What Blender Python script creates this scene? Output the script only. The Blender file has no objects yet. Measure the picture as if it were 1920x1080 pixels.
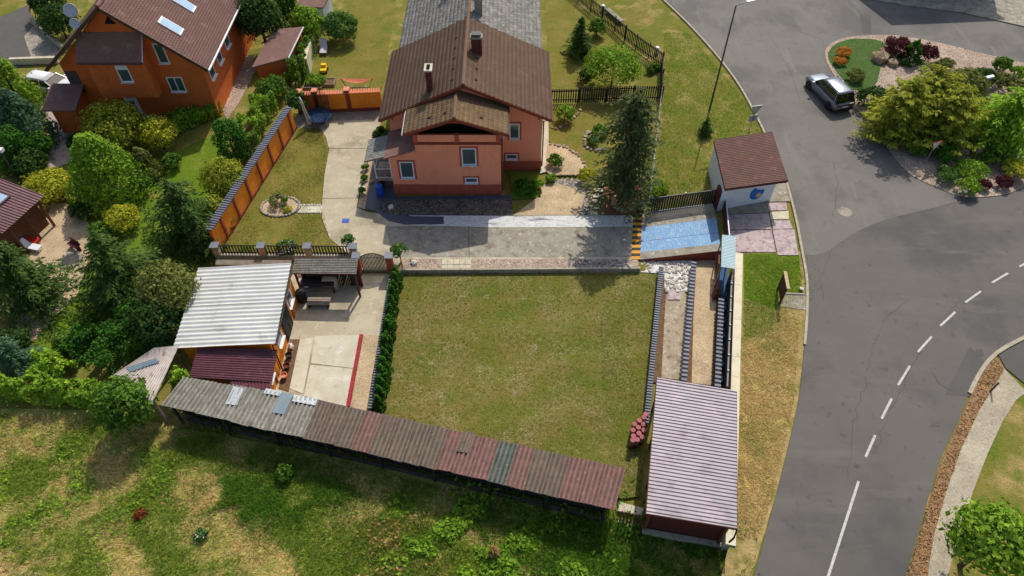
import bpy, bmesh, math, random
import numpy as np
from mathutils import Vector, Matrix
R=math.radians
random.seed(7)
SC=bpy.context.scene; COL=SC.collection
# ------------------------------------------------------------------ camera
CAMH=36.0; FPX=1330.0; TILT=R(50)
cam=bpy.data.cameras.new('camera'); camo=bpy.data.objects.new('camera',cam); COL.objects.link(camo)
cam.sensor_width=36; cam.lens=36*FPX/1920; cam.clip_start=.5; cam.clip_end=2000
camo.location=(0,0,CAMH); camo.rotation_euler=(math.pi/2-TILT,0,0); SC.camera=camo
# ------------------------------------------------------------------ sky, sun, exposure
SUN_EL=R(50); SX,SY=.315,.949                  # the sun stands north, a little east
W=bpy.data.worlds.new('World'); SC.world=W; W.use_nodes=True
nt=W.node_tree; bg=nt.nodes['Background']; sk=nt.nodes.new('ShaderNodeTexSky'); sk.sky_type='NISHITA'; sk.sun_disc=False
sk.sun_elevation=SUN_EL; sk.sun_rotation=math.atan2(SX,SY); sk.air_density=1.0; sk.dust_density=2.5; sk.ozone_density=1.0
nt.links.new(sk.outputs[0],bg.inputs[0]); bg.inputs[1].default_value=.14
sl=bpy.data.lights.new('sun','SUN'); sl.energy=3.7; sl.angle=R(.55); sl.color=(1,.95,.87)
so=bpy.data.objects.new('sun',sl); COL.objects.link(so)
sd=Vector((SX*math.cos(SUN_EL),SY*math.cos(SUN_EL),math.sin(SUN_EL)))
so.rotation_euler=sd.to_track_quat('Z','Y').to_euler(); so.location=sd*80
SC.view_settings.view_transform='Standard'; SC.view_settings.look='None'; SC.view_settings.gamma=1
SC.view_settings.exposure=-.1
# ------------------------------------------------------------------ helpers
def sm(t): t=min(1,max(0,t)); return t*t*(3-2*t)
def wall_x(y): return 11.04+(y-12.96)*.2185           # line of the concrete wall beside the road
def terr(x,y):
    n=.7*sm((x-9.8)/4.6)
    w=wall_x(y)
    low=-.25-.15*sm((17.5-y)/5)
    k=sm((x-w+.35)/.3) if y>13.2 else sm((x-w+2.2-1.2*sm((y-11)/2))/2.6)
    s=low+(.7-low)*k
    left=sm((-20.5-x)/3.5)
    s=s*(1-left)+left*(-.35*sm((21-y)/5))
    t=sm((33.45-y)/.4) if 9.0<x<15.4 else sm((32.2-y)/.8)
    return n*(1-t)+s*t
def G(px,py,z=0.0):
    "world point at height z that the photograph shows at this place"
    u=(px-960)/FPX; v=(540-py)/FPX
    c,s=math.cos(TILT),math.sin(TILT)
    d=(u, c+v*s, -s+v*c); k=(z-CAMH)/d[2]
    return Vector((d[0]*k,d[1]*k,z))
def on_wall(px,py,Y):
    "point of the upright plane y=Y that the photograph shows at this place"
    u=(px-960)/FPX; v=(540-py)/FPX; c,s=math.cos(TILT),math.sin(TILT); d=(u,c+v*s,-s+v*c); k=Y/d[1]
    return Vector((d[0]*k,Y,CAMH+d[2]*k))
def T(px,py):
    z=0
    for _ in range(8):
        p=G(px,py,z); z=terr(p.x,p.y)
    p=G(px,py,z); return p
def mpp(px,py,z=0):
    p=G(px,py,z); return (p.y*math.cos(TILT)+(CAMH-z)*math.sin(TILT))/FPX
def s2l(c):
    f=lambda v:(v/255)/12.92 if v/255<=.04045 else ((v/255+.055)/1.055)**2.4
    return (f(c[0]),f(c[1]),f(c[2]),1)
MATS={}
def mat(name,c1,c2=None,sc=2.,layers=(),rough=.85,bump=0.,bsc=None,rnd=0.,metal=0.,lo=.35,hi=.65,stretch=None,spec=.3,trans=0.,coat=0.,alpha=1.,detail=6,orand=0.,rib=None):
    "procedural material: two-tone noise, stain layers, bump, per-piece variation"
    m=bpy.data.materials.new(name); m.use_nodes=True; t=m.node_tree; N=t.nodes; L=t.links
    b=N['Principled BSDF']; b.inputs['Roughness'].default_value=rough; b.inputs['Metallic'].default_value=metal
    b.inputs['Specular IOR Level'].default_value=spec
    if coat: b.inputs['Coat Weight'].default_value=coat; b.inputs['Coat Roughness'].default_value=.08
    tc=N.new('ShaderNodeTexCoord')
    def noise(scale,st=None,det=detail):
        n=N.new('ShaderNodeTexNoise'); n.inputs['Scale'].default_value=scale; n.inputs['Detail'].default_value=det; n.inputs['Roughness'].default_value=.62
        if st:
            mp=N.new('ShaderNodeMapping'); mp.inputs['Scale'].default_value=st; L.new(tc.outputs['Object'],mp.inputs[0]); L.new(mp.outputs[0],n.inputs['Vector'])
        else: L.new(tc.outputs['Object'],n.inputs['Vector'])
        return n
    def ramp(src,a,z):
        r=N.new('ShaderNodeMapRange'); r.inputs['From Min'].default_value=a; r.inputs['From Max'].default_value=z; L.new(src,r.inputs[0]); return r.outputs[0]
    def mix(a,bb,f):
        x=N.new('ShaderNodeMix'); x.data_type='RGBA'; x.clamp_factor=True
        for s,v in ((x.inputs[6],a),(x.inputs[7],bb)):
            if isinstance(v,tuple): s.default_value=v
            else: L.new(v,s)
        L.new(f,x.inputs[0]); return x.outputs[2]
    if c2 is None: c2=tuple(v*.86 for v in c1)
    col=mix(s2l(c1),s2l(c2),ramp(noise(sc,stretch).outputs[0],lo,hi))
    for ly in layers:
        fac=ramp(noise(ly[1],ly[4] if len(ly)>4 else None).outputs[0],ly[2],ly[3])
        if len(ly)>5:
            pm=N.new('ShaderNodeMath'); pm.operation='MULTIPLY'; pm.use_clamp=True; L.new(fac,pm.inputs[0]); L.new(ramp(noise(ly[5]).outputs[0],ly[6],ly[7]),pm.inputs[1]); fac=pm.outputs[0]
        col=mix(col,s2l(ly[0]),fac)
    if rib:      # trough dirt that also paints in the faint shading of the ribs
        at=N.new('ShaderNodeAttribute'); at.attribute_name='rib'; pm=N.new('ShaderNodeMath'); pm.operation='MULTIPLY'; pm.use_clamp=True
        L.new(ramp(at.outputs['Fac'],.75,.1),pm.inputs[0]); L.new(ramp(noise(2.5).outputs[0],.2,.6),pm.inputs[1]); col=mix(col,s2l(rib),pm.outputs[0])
    if rnd or orand:
        hs=N.new('ShaderNodeHueSaturation'); L.new(col,hs.inputs['Color'])
        if rnd: src=N.new('ShaderNodeNewGeometry').outputs['Random Per Island']; k=rnd
        else: src=N.new('ShaderNodeObjectInfo').outputs['Random']; k=orand
        r=N.new('ShaderNodeMapRange'); r.inputs['To Min'].default_value=1-k; r.inputs['To Max'].default_value=1+k; L.new(src,r.inputs[0]); L.new(r.outputs[0],hs.inputs['Value'])
        r2=N.new('ShaderNodeMapRange'); r2.inputs['To Min'].default_value=.5+.06*k; r2.inputs['To Max'].default_value=.5-.06*k; L.new(src,r2.inputs[0]); L.new(r2.outputs[0],hs.inputs['Hue'])
        col=hs.outputs[0]
    L.new(col,b.inputs['Base Color'])
    if bump:
        bp=N.new('ShaderNodeBump'); bp.inputs['Strength'].default_value=1; bp.inputs['Distance'].default_value=bump
        L.new(noise(bsc or sc*4).outputs[0],bp.inputs['Height']); L.new(bp.outputs[0],b.inputs['Normal'])
    if trans:
        tr=N.new('ShaderNodeBsdfTranslucent'); L.new(col,tr.inputs[0]); ms=N.new('ShaderNodeMixShader'); ms.inputs[0].default_value=trans
        L.new(b.outputs[0],ms.inputs[1]); L.new(tr.outputs[0],ms.inputs[2]); L.new(ms.outputs[0],N['Material Output'].inputs[0])
    if alpha<1: b.inputs['Alpha'].default_value=alpha
    MATS[name]=m; return m
def vor(name,cols,scale,rough=.9,bump=.02):
    "pebbles: voronoi cells with a colour each"
    m=bpy.data.materials.new(name); m.use_nodes=True; t=m.node_tree; N=t.nodes; L=t.links; b=N['Principled BSDF']; b.inputs['Roughness'].default_value=rough; b.inputs['Specular IOR Level'].default_value=.2
    tc=N.new('ShaderNodeTexCoord'); v=N.new('ShaderNodeTexVoronoi'); v.inputs['Scale'].default_value=scale; L.new(tc.outputs['Object'],v.inputs['Vector'])
    sp=N.new('ShaderNodeSeparateColor'); L.new(v.outputs['Color'],sp.inputs[0]); cr=N.new('ShaderNodeValToRGB'); L.new(sp.outputs[0],cr.inputs[0])
    e=cr.color_ramp; e.elements[0].color=s2l(cols[0]); e.elements[1].color=s2l(cols[-1])
    for i,c in enumerate(cols[1:-1]): x=e.elements.new((i+1)/(len(cols)-1)); x.color=s2l(c)
    n=N.new('ShaderNodeTexNoise'); n.inputs['Scale'].default_value=.8; n.inputs['Detail'].default_value=5; L.new(tc.outputs['Object'],n.inputs['Vector'])
    mr=N.new('ShaderNodeMapRange'); mr.inputs['From Min'].default_value=.3; mr.inputs['From Max'].default_value=.7; mr.inputs['To Min'].default_value=.78; mr.inputs['To Max'].default_value=1.15; L.new(n.outputs[0],mr.inputs[0])
    hs=N.new('ShaderNodeHueSaturation'); L.new(cr.outputs[0],hs.inputs['Color']); L.new(mr.outputs[0],hs.inputs['Value']); L.new(hs.outputs[0],b.inputs['Base Color'])
    bp=N.new('ShaderNodeBump'); bp.invert=True; bp.inputs['Distance'].default_value=bump; L.new(v.outputs['Distance'],bp.inputs['Height']); L.new(bp.outputs[0],b.inputs['Normal'])
    MATS[name]=m; return m
def wloc(o):
    v=Vector((0,0,0))
    while o: v+=o.location; o=o.parent
    return v
def link(name,me,parent=None,m=None):
    o=bpy.data.objects.new(name,me); COL.objects.link(o)
    if m and not me.materials: me.materials.append(MATS[m] if isinstance(m,str) else m)
    if parent: o.parent=parent
    return o
def tag(o,label=None,cat=None,group=None,kind=None):
    if label: o['label']=label
    if cat: o['category']=cat
    if group: o['group']=group
    if kind: o['kind']=kind
    return o
def thing(name,loc,label,cat,group=None,rz=0):
    o=bpy.data.objects.new(name,None); COL.objects.link(o); o.location=loc; o.rotation_euler=(0,0,rz); o.empty_display_size=.2
    return tag(o,label,cat,group)
class MB:
    def __init__(s): s.v=[]; s.f=[]; s.rib={}
    def add(s,vs,fs):
        n=len(s.v); s.v+=[tuple(a) for a in vs]; s.f+=[tuple(i+n for i in q) for q in fs]; return s
    def box(s,x0,x1,y0,y1,z0,z1):
        return s.add([(x0,y0,z0),(x1,y0,z0),(x1,y1,z0),(x0,y1,z0),(x0,y0,z1),(x1,y0,z1),(x1,y1,z1),(x0,y1,z1)],[(0,3,2,1),(4,5,6,7),(0,1,5,4),(1,2,6,5),(2,3,7,6),(3,0,4,7)])
    def hexa(s,b,t):
        "eight corners: four below, four above"
        return s.add(list(b)+list(t),[(0,3,2,1),(4,5,6,7),(0,1,5,4),(1,2,6,5),(2,3,7,6),(3,0,4,7)])
    def beam(s,p,q,w,h):
        p=Vector(p); q=Vector(q); d=(q-p).normalized(); up=Vector((0,0,1)) if abs(d.z)<.95 else Vector((0,1,0))
        r=d.cross(up).normalized(); u=r.cross(d).normalized(); a=[]
        for e in (p,q): a.append([e-r*w/2-u*h/2,e+r*w/2-u*h/2,e+r*w/2+u*h/2,e-r*w/2+u*h/2])
        return s.add(a[0]+a[1],[(0,1,2,3),(7,6,5,4),(0,4,5,1),(1,5,6,2),(2,6,7,3),(3,7,4,0)])
    def prism(s,poly,z0,z1):
        a=sum(poly[i][0]*poly[(i+1)%len(poly)][1]-poly[(i+1)%len(poly)][0]*poly[i][1] for i in range(len(poly)))
        if a<0: poly=poly[::-1]
        n=len(poly); zz=lambda p,z: z(p[0],p[1]) if callable(z) else z
        return s.add([(p[0],p[1],zz(p,z0)) for p in poly]+[(p[0],p[1],zz(p,z1)) for p in poly],[tuple(range(n))[::-1],tuple(range(n,2*n))]+[(i,(i+1)%n,n+(i+1)%n,n+i) for i in range(n)])
    def slab(s,pts,th):
        "planar 3d polygon thickened downwards"
        n=len(pts); pts=[Vector(p) for p in pts]
        nz=sum(pts[i].x*pts[(i+1)%n].y-pts[(i+1)%n].x*pts[i].y for i in range(n))
        if nz<0: pts=pts[::-1]
        lo=[p-Vector((0,0,th)) for p in pts]
        return s.add(lo+pts,[tuple(range(n))[::-1],tuple(range(n,2*n))]+[(i,(i+1)%n,n+(i+1)%n,n+i) for i in range(n)])
    def tube(s,pts,r,n=8,r1=None):
        pts=[Vector(p) for p in pts]; k=len(pts); rings=[]
        for i,p in enumerate(pts):
            d=(pts[min(i+1,k-1)]-pts[max(i-1,0)]).normalized(); up=Vector((0,0,1)) if abs(d.z)<.9 else Vector((1,0,0))
            a=d.cross(up).normalized(); b=a.cross(d).normalized(); rr=r if r1 is None else r+(r1-r)*i/(k-1)
            rings.append([p+a*math.cos(2*math.pi*j/n)*rr+b*math.sin(2*math.pi*j/n)*rr for j in range(n)])
        vs=[v for q in rings for v in q]; fs=[]
        for i in range(k-1):
            for j in range(n): fs.append((i*n+j,i*n+(j+1)%n,(i+1)*n+(j+1)%n,(i+1)*n+j))
        fs+= [tuple(range(n))[::-1],tuple(range((k-1)*n,k*n))]
        return s.add(vs,fs)
    def lathe(s,prof,c=(0,0,0),n=16,sx=1,sy=1):
        k=len(prof); vs=[(c[0]+r*sx*math.cos(2*math.pi*j/n),c[1]+r*sy*math.sin(2*math.pi*j/n),c[2]+z) for r,z in prof for j in range(n)]
        fs=[(i*n+j,i*n+(j+1)%n,(i+1)*n+(j+1)%n,(i+1)*n+j) for i in range(k-1) for j in range(n)]+[tuple(range(n))[::-1],tuple(range((k-1)*n,k*n))]
        return s.add(vs,fs)
    def rock(s,c,r,seed,sz=.7):
        rg=random.Random(seed); bm=bmesh.new(); bmesh.ops.create_icosphere(bm,subdivisions=1,radius=1)
        vs=[]; 
        for v in bm.verts:
            k=r*(.75+.5*rg.random()); vs.append((c[0]+v.co.x*k,c[1]+v.co.y*k,c[2]+v.co.z*k*sz))
        fs=[tuple(v.index for v in f.verts) for f in bm.faces]; bm.free(); return s.add(vs,fs)
    def corr(s,a,b,c,d,n,amp,seg=6,th=.012,trap=False,along=2,sag=0):
        "ridged sheet on four corners; ribs repeat from a to b and run from a to d"
        a,b,c,d=[Vector(q) for q in (a,b,c,d)]; nr=((b-a).cross(d-a)).normalized()
        if nr.z<0: nr=-nr
        k=n*seg+1; vs=[]
        for low in (0,1):
            for j in range(along):
                vv=j/(along-1)
                for i in range(k):
                    u=i/(k-1); p=(a*(1-u)+b*u)*(1-vv)+(d*(1-u)+c*u)*vv
                    ph=u*n%1.0
                    w=(0 if ph<.5 else (1 if .58<ph<.92 else .5))*2-1 if trap else math.cos(2*math.pi*u*n)
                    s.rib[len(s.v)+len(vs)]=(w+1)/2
                    vs.append(p+nr*(amp*w-low*th)-Vector((0,0,sag*math.sin(math.pi*vv))))
        fs=[]; h=along*k
        for j in range(along-1):
            for i in range(k-1):
                q=(j*k+i,j*k+i+1,(j+1)*k+i+1,(j+1)*k+i); fs.append(q); fs.append(tuple(h+x for x in q[::-1]))
        for i in range(k-1):
            fs.append((i,h+i,h+i+1,i+1)); e=(along-1)*k+i; fs.append((e,e+1,h+e+1,h+e))
        for j in range(along-1):
            fs.append((j*k,(j+1)*k,h+(j+1)*k,h+j*k)); e=j*k+k-1; fs.append((e,h+e,h+e+k,e+k))
        return s.add(vs,fs)
    def mesh(s,name,m,off=Vector((0,0,0)),smooth=False):
        me=bpy.data.meshes.new(name); me.from_pydata([(v[0]-off[0],v[1]-off[1],v[2]-off[2]) for v in s.v],[],s.f); me.update()
        bm=bmesh.new(); bm.from_mesh(me); bmesh.ops.recalc_face_normals(bm,faces=bm.faces); bm.to_mesh(me); bm.free()
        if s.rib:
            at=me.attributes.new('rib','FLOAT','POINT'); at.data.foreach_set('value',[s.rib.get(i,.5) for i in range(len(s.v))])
        if smooth: me.polygons.foreach_set('use_smooth',[True]*len(me.polygons))
        if m: me.materials.append(MATS[m])
        return me
    def build(s,name,m,parent=None,world=True,smooth=False,label=None,kind=None):
        off=wloc(parent) if (parent and world) else Vector((0,0,0))
        o=link(name,s.mesh(name,m,off,smooth),parent)
        if label: o['label']=label
        if kind: o['kind']=kind
        return o
def single(mb,name,m,label,cat,group=None,smooth=False,loc=None):
    "a thing that is one mesh, its origin at its base"
    xs=np.array(mb.v); c=Vector(loc) if loc is not None else Vector((float(xs[:,0].mean()),float(xs[:,1].mean()),float(xs[:,2].min())))
    o=link(name,mb.mesh(name,m,c,smooth)); o.location=c; return tag(o,label,cat,group)
def npmesh(name,v,q,m):
    me=bpy.data.meshes.new(name); v=np.ascontiguousarray(v,np.float32); q=np.ascontiguousarray(q,np.int32); k=q.shape[1]
    me.vertices.add(len(v)); me.vertices.foreach_set('co',v.ravel()); me.loops.add(q.size); me.loops.foreach_set('vertex_index',q.ravel())
    me.polygons.add(len(q)); me.polygons.foreach_set('loop_start',np.arange(0,q.size,k,dtype=np.int32)); me.polygons.foreach_set('loop_total',np.full(len(q),k,np.int32))
    me.update(calc_edges=True); me.validate(); me.materials.append(MATS[m] if isinstance(m,str) else m); return me
def ground_poly(name,m,px,z=0,th=.12,pts=None,sub=None):
    pts=pts or [G(a,b,z) for a,b in px]
    mb=MB().prism([(p[0],p[1]) for p in pts],z-th,z)
    return tag(mb.build(name,m),kind='structure')
def smooth_line(pts,n=6):
    "Catmull-Rom through points"
    pts=[Vector(p) for p in pts]; out=[]
    for i in range(len(pts)-1):
        p0=pts[max(i-1,0)]; p1=pts[i]; p2=pts[i+1]; p3=pts[min(i+2,len(pts)-1)]
        for k in range(n):
            t=k/n; out.append(.5*((2*p1)+(p2-p0)*t+(2*p0-5*p1+4*p2-p3)*t*t+(3*p1-p0-3*p2+p3)*t**3))
    return out+[pts[-1]]
# ------------------------------------------------------------------ materials
mat('grass_base',(104,112,42),(136,122,62),.35,(((168,144,94),.55,.5,.66),((84,112,30),.9,.52,.7),((150,130,80),7,.5,.8),((70,92,28),14,.5,.75)),rough=1,bump=.05,bsc=9,spec=.05)
mat('meadow_soil',(150,150,70),(172,160,92),.6,(((206,184,132),.7,.55,.68,None,5,.42,.62),((118,138,52),1.3,.5,.64),((194,172,120),6,.56,.68),((96,114,44),9,.52,.68)),rough=1,bump=.06,bsc=8,spec=.05)
mat('dry_verge',(174,152,104),(152,132,84),.7,(((108,112,48),.5,.5,.66),((190,162,108),2.2,.52,.72),((126,106,66),9,.5,.74)),rough=1,bump=.05,bsc=11,spec=.05)
mat('lawn_main',(108,112,42),(118,114,50),.5,(((98,114,36),.22,.48,.6),((138,118,70),.42,.44,.58,None,7,.38,.58),((172,154,116),.4,.46,.6,None,11,.49,.62),((176,160,126),1.1,.58,.68,None,8,.42,.58),((84,92,30),5,.5,.66),((150,134,90),22,.54,.66),((78,84,28),30,.52,.66)),rough=1,bump=.05,bsc=26,spec=.05)
mat('lawn_side',(116,112,46),(132,120,58),.5,(((102,112,38),.6,.5,.64),((160,142,92),.5,.48,.62,None,11,.5,.62),((90,94,34),6,.5,.66),((148,132,82),22,.54,.66)),rough=1,bump=.04,bsc=26,spec=.05)
mat('lawn_neighbour',(92,118,30),(112,130,42),.5,(((150,134,72),.5,.56,.7),((74,96,24),6,.48,.72)),rough=1,bump=.03,bsc=14,spec=.05)
mat('asphalt',(103,98,92),(112,106,99),.25,(((86,83,79),.12,.48,.62),((116,110,102),.5,.54,.7,(.3,1.6,1)),((80,77,73),1.6,.6,.72),((86,83,79),30,.45,.65)),rough=.8,bump=.01,bsc=60,spec=.25)
mat('asphalt_light',(116,111,104),(126,120,113),.25,(((100,96,91),.2,.48,.62),((132,126,117),.6,.56,.7,(1.6,.3,1)),((98,94,89),1.8,.6,.72),((100,96,91),30,.45,.65)),rough=.8,bump=.01,bsc=60,spec=.25)
mat('asphalt_crack',(82,79,75),(90,86,82),3,rough=.9)
mat('asphalt_patch',(92,88,84),(100,96,91),.6,(((84,80,77),24,.45,.7),),rough=.85,spec=.2)
mat('road_paint',(206,203,192),(188,184,172),6,(((124,120,114),9,.56,.7),((140,136,128),30,.52,.7)),rough=.7)
mat('kerb',(186,176,154),(164,152,130),3,(((120,112,90),9,.55,.72),),rough=.9,bump=.01,bsc=20)
mat('concrete',(190,179,152),(174,162,136),.6,(((150,138,112),.35,.5,.66),((204,195,170),1.3,.55,.72),((138,128,106),4,.58,.74)),rough=.9,bump=.008,bsc=30)
mat('concrete_grey',(162,154,138),(148,139,122),.7,(((124,116,102),1.6,.5,.66),((196,188,172),2.6,.56,.7),((108,102,92),7,.56,.72)),rough=.9,bump=.008,bsc=30)
mat('concrete_pale',(206,200,178),(190,182,158),.7,(((224,220,206),1.1,.56,.7),((164,152,124),2.2,.56,.72)),rough=.9,bump=.006,bsc=30)
mat('painted_edge',(214,214,208),(198,198,192),1.2,(((90,98,112),.9,.56,.66,(.25,1.6,1)),((160,158,150),5,.52,.7)),rough=.75)
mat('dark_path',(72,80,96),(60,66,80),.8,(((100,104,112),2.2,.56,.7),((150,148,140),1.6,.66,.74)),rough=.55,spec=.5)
mat('blue_paint',(112,160,198),(96,144,184),.8,(((150,184,206),5,.5,.62,(2.,.9,1)),((164,170,168),3.,.58,.7),((78,124,166),14,.54,.66),((178,196,204),22,.6,.68)),rough=.6,bump=.008,bsc=22,spec=.35)
mat('blue_dark',(62,98,176),(52,86,160),3,rough=.6)
mat('hazard_yellow',(226,160,36),(206,140,30),5,rough=.7)
mat('hazard_black',(58,54,44),(72,66,52),5,rough=.8)
mat('slab_pink',(188,170,164),(170,150,148),1.5,(((140,120,122),3,.5,.66),((208,196,190),5,.55,.7)),rough=.85,orand=.08)
mat('paver_beige',(206,198,170),(190,180,150),2,(((150,140,112),6,.55,.7),),rough=.9,orand=.08)
mat('rubble_floor',(160,142,116),(178,164,142),1.3,(((120,104,84),3,.52,.66),((208,198,184),6,.55,.68)),rough=.95,bump=.03,bsc=14)
mat('soil',(120,92,66),(98,74,54),3,(((140,112,84),8,.52,.7),),rough=1,bump=.03,bsc=18)
mat('soil_red',(136,88,62),(112,74,54),3,(((160,118,90),8,.52,.7),),rough=1,bump=.03,bsc=18)
mat('leaf_litter',(152,124,90),(132,104,72),4,(((176,148,110),11,.5,.66),((104,74,44),16,.5,.7)),rough=1,bump=.03,bsc=22)
mat('moss_turf',(82,106,56),(70,94,46),1.2,(((104,122,70),5,.52,.68),((56,78,38),9,.52,.7)),rough=1,bump=.05,bsc=9,spec=.05)
vor('gravel_tan',[(158,134,104),(202,178,142),(184,158,122),(212,192,158),(172,146,112)],20)
vor('gravel_grey',[(92,86,80),(150,142,132),(70,64,60),(188,180,168),(120,110,100)],9)
vor('gravel_pinkish',[(150,122,102),(196,176,156),(120,98,82),(206,188,170)],15)
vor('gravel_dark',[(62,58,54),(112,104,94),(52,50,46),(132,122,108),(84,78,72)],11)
vor('gravel_white',[(196,190,178),(228,224,214),(150,140,126),(238,234,226)],5,bump=.04)
vor('cobbles',[(170,158,134),(182,170,146),(160,148,126),(188,178,156)],10,bump=.015)
mat('stone',(196,178,152),(150,132,110),5,(((110,94,76),9,.54,.68),),rough=.95,bump=.02,bsc=12,rnd=.18)
mat('stone_grey',(176,166,152),(140,132,122),5,rough=.95,bump=.02,bsc=12,rnd=.2)
mat('stone_white',(222,216,204),(180,170,156),5,rough=.95,bump=.02,bsc=12,rnd=.2)
mat('boulder',(188,162,130),(132,104,80),1.6,(((214,196,168),4,.54,.68),((84,66,52),6,.58,.7)),rough=.95,bump=.06,bsc=5)
mat('pink_render',(252,162,126),(246,154,118),.5,(((236,150,118),2.,.54,.72,(2.5,2.5,.25)),((228,150,120),.7,.58,.72)),rough=.9,bump=.006,bsc=40,spec=.15)
mat('red_trim',(186,94,72),(172,84,64),1.5,rough=.85,spec=.2)
mat('orange_render',(246,152,54),(238,142,46),.6,(((222,130,42),2,.55,.72,(2.2,2.2,.25)),((206,120,40),1.2,.62,.74)),rough=.9,bump=.006,bsc=40,spec=.15)
mat('terracotta_render',(214,112,56),(202,102,50),.9,(((188,94,46),3,.55,.7),),rough=.9,bump=.006,bsc=40,spec=.15)
mat('maroon_trim',(140,66,46),(126,58,42),2,rough=.85)
mat('roof_tile',(106,82,64),(98,75,58),.6,(((114,94,70),1.1,.55,.72),((86,66,52),3,.58,.74)),rough=.8,rnd=.1)
mat('roof_tile_mossy',(122,98,70),(110,86,62),.8,(((134,114,72),1.6,.52,.7),((92,70,52),3,.55,.72)),rough=.85,rnd=.15)
mat('roof_under',(84,60,46),(74,54,42),2,rough=.9)
mat('ridge_tile',(122,96,76),(112,88,70),2,rough=.85)
mat('slate_old',(150,146,138),(128,124,116),1.5,(((94,92,86),5,.52,.66),((182,178,168),8,.56,.7)),rough=.95,rnd=.22)
mat('shingle_brown',(134,102,92),(124,94,86),.9,(((112,86,80),9,.5,.7),((148,116,106),1.4,.55,.7)),rough=.9,bump=.01,bsc=24)
mat('white_sheet',(212,212,206),(196,196,189),.6,(((184,180,170),1.6,.52,.7,(.2,2.2,1)),((160,152,140),.7,.6,.74),((110,104,96),3.0,.66,.74)),rough=.55,spec=.4)
mat('burgundy_sheet',(104,54,60),(94,48,54),1,(((132,78,82),3,.55,.7),),rough=.45,spec=.5)
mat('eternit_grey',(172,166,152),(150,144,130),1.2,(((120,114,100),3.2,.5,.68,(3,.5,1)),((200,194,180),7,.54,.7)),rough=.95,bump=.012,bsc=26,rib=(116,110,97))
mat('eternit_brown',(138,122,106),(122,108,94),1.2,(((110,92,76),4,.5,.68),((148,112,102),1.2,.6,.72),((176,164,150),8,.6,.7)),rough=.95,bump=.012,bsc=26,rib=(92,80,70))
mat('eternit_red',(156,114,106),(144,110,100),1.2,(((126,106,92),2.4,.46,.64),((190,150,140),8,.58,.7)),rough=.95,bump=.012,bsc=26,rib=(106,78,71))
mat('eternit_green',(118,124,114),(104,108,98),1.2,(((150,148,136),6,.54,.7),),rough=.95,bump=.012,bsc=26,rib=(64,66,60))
mat('sheet_clear',(206,210,208),(190,196,196),1.2,(((150,150,142),4,.55,.7),),rough=.5,spec=.5)
mat('sheet_bluegrey',(146,164,172),(130,148,156),1.2,rough=.5,spec=.5)
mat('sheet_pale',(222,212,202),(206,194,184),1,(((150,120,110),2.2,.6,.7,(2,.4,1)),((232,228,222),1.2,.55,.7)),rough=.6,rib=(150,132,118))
mat('carport_metal',(170,160,163),(160,150,153),.4,(((148,130,138),1.1,.52,.7),((188,174,178),.5,.55,.7)),rough=.55,metal=.15,spec=.35)
mat('canopy_metal',(196,216,216),(186,208,208),1,rough=.55,metal=.1,spec=.4)
mat('kiosk_roof',(112,80,70),(102,72,63),.7,(((136,92,78),2.2,.54,.7),((92,58,52),5,.58,.72)),rough=.7)
mat('white_render',(226,228,230),(214,216,218),1,rough=.9,spec=.15)
mat('white_plastic',(232,232,230),(222,222,220),3,rough=.45,spec=.5)
mat('glass_pane',(74,92,90),(66,82,80),1,rough=.08,spec=.8)
mat('glass_roof',(150,184,214),(160,192,220),1,rough=.05,spec=1,metal=.3)
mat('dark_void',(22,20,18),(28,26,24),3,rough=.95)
mat('black_wood',(44,40,38),(56,52,48),4,(((84,78,70),9,.6,.72),),rough=.7,orand=.1)
mat('brown_wood',(110,70,46),(92,58,40),4,rough=.75,orand=.12)
mat('pale_wood',(196,170,134),(176,148,112),4,rough=.8,orand=.12)
mat('grey_wood',(150,138,122),(128,116,102),4,rough=.85,orand=.12)
mat('maroon_wood',(96,44,40),(84,40,36),4,rough=.7,orand=.1)
mat('cap_grey',(118,122,132),(104,108,118),3,rough=.6,orand=.1,spec=.4)
mat('cap_terracotta',(222,142,108),(206,128,96),3,rough=.75,orand=.1)
mat('steel',(150,152,154),(138,140,142),3,rough=.4,metal=.6,spec=.5)
mat('steel_dark',(84,84,86),(74,74,76),3,rough=.5,metal=.4)
mat('gutter_brown',(92,62,52),(82,56,48),3,rough=.5)
mat('shaded_plinth',(96,82,72),(82,70,62),2,(((120,108,96),5,.56,.7),),rough=.95)
mat('brick_red',(170,56,58),(150,48,50),4,rough=.85,orand=.16)
mat('tile_maroon',(170,98,98),(152,86,88),4,rough=.7,orand=.12)
mat('chimney_red',(112,56,48),(96,48,42),4,(((70,38,34),9,.54,.68),),rough=.85)
mat('wall_block',(178,170,150),(160,152,132),2,(((120,112,94),5,.54,.7),),rough=.95,bump=.01,bsc=16)
mat('wall_cream',(226,216,188),(212,200,170),1,(((180,168,138),3,.58,.72),),rough=.9,bump=.006,bsc=20)
mat('blue_wall',(40,86,130),(34,74,116),1,rough=.7)
mat('car_paint_dark',(130,136,146),(126,132,142),1,rough=.42,metal=.95,coat=.3,spec=.5)
mat('car_paint_white',(228,228,226),(222,222,220),1,rough=.25,coat=.6,spec=.5)
mat('car_glass',(18,22,26),(22,26,30),1,rough=.05,spec=.9)
mat('tyre',(26,26,26),(34,34,34),6,rough=.9)
mat('plastic_black',(30,30,32),(38,38,40),4,rough=.6)
mat('light_red',(150,20,18),(130,18,16),4,rough=.2)
mat('light_white',(220,224,228),(210,214,218),4,rough=.15)
mat('blue_plastic',(30,82,180),(26,72,164),3,rough=.4,spec=.5)
mat('trampoline_blue',(58,104,160),(48,90,144),3,rough=.5)
mat('trampoline_mat',(30,34,42),(38,42,50),6,rough=.8)
mat('net',(24,26,30),(30,32,36),4,rough=.8,alpha=.22)
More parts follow.
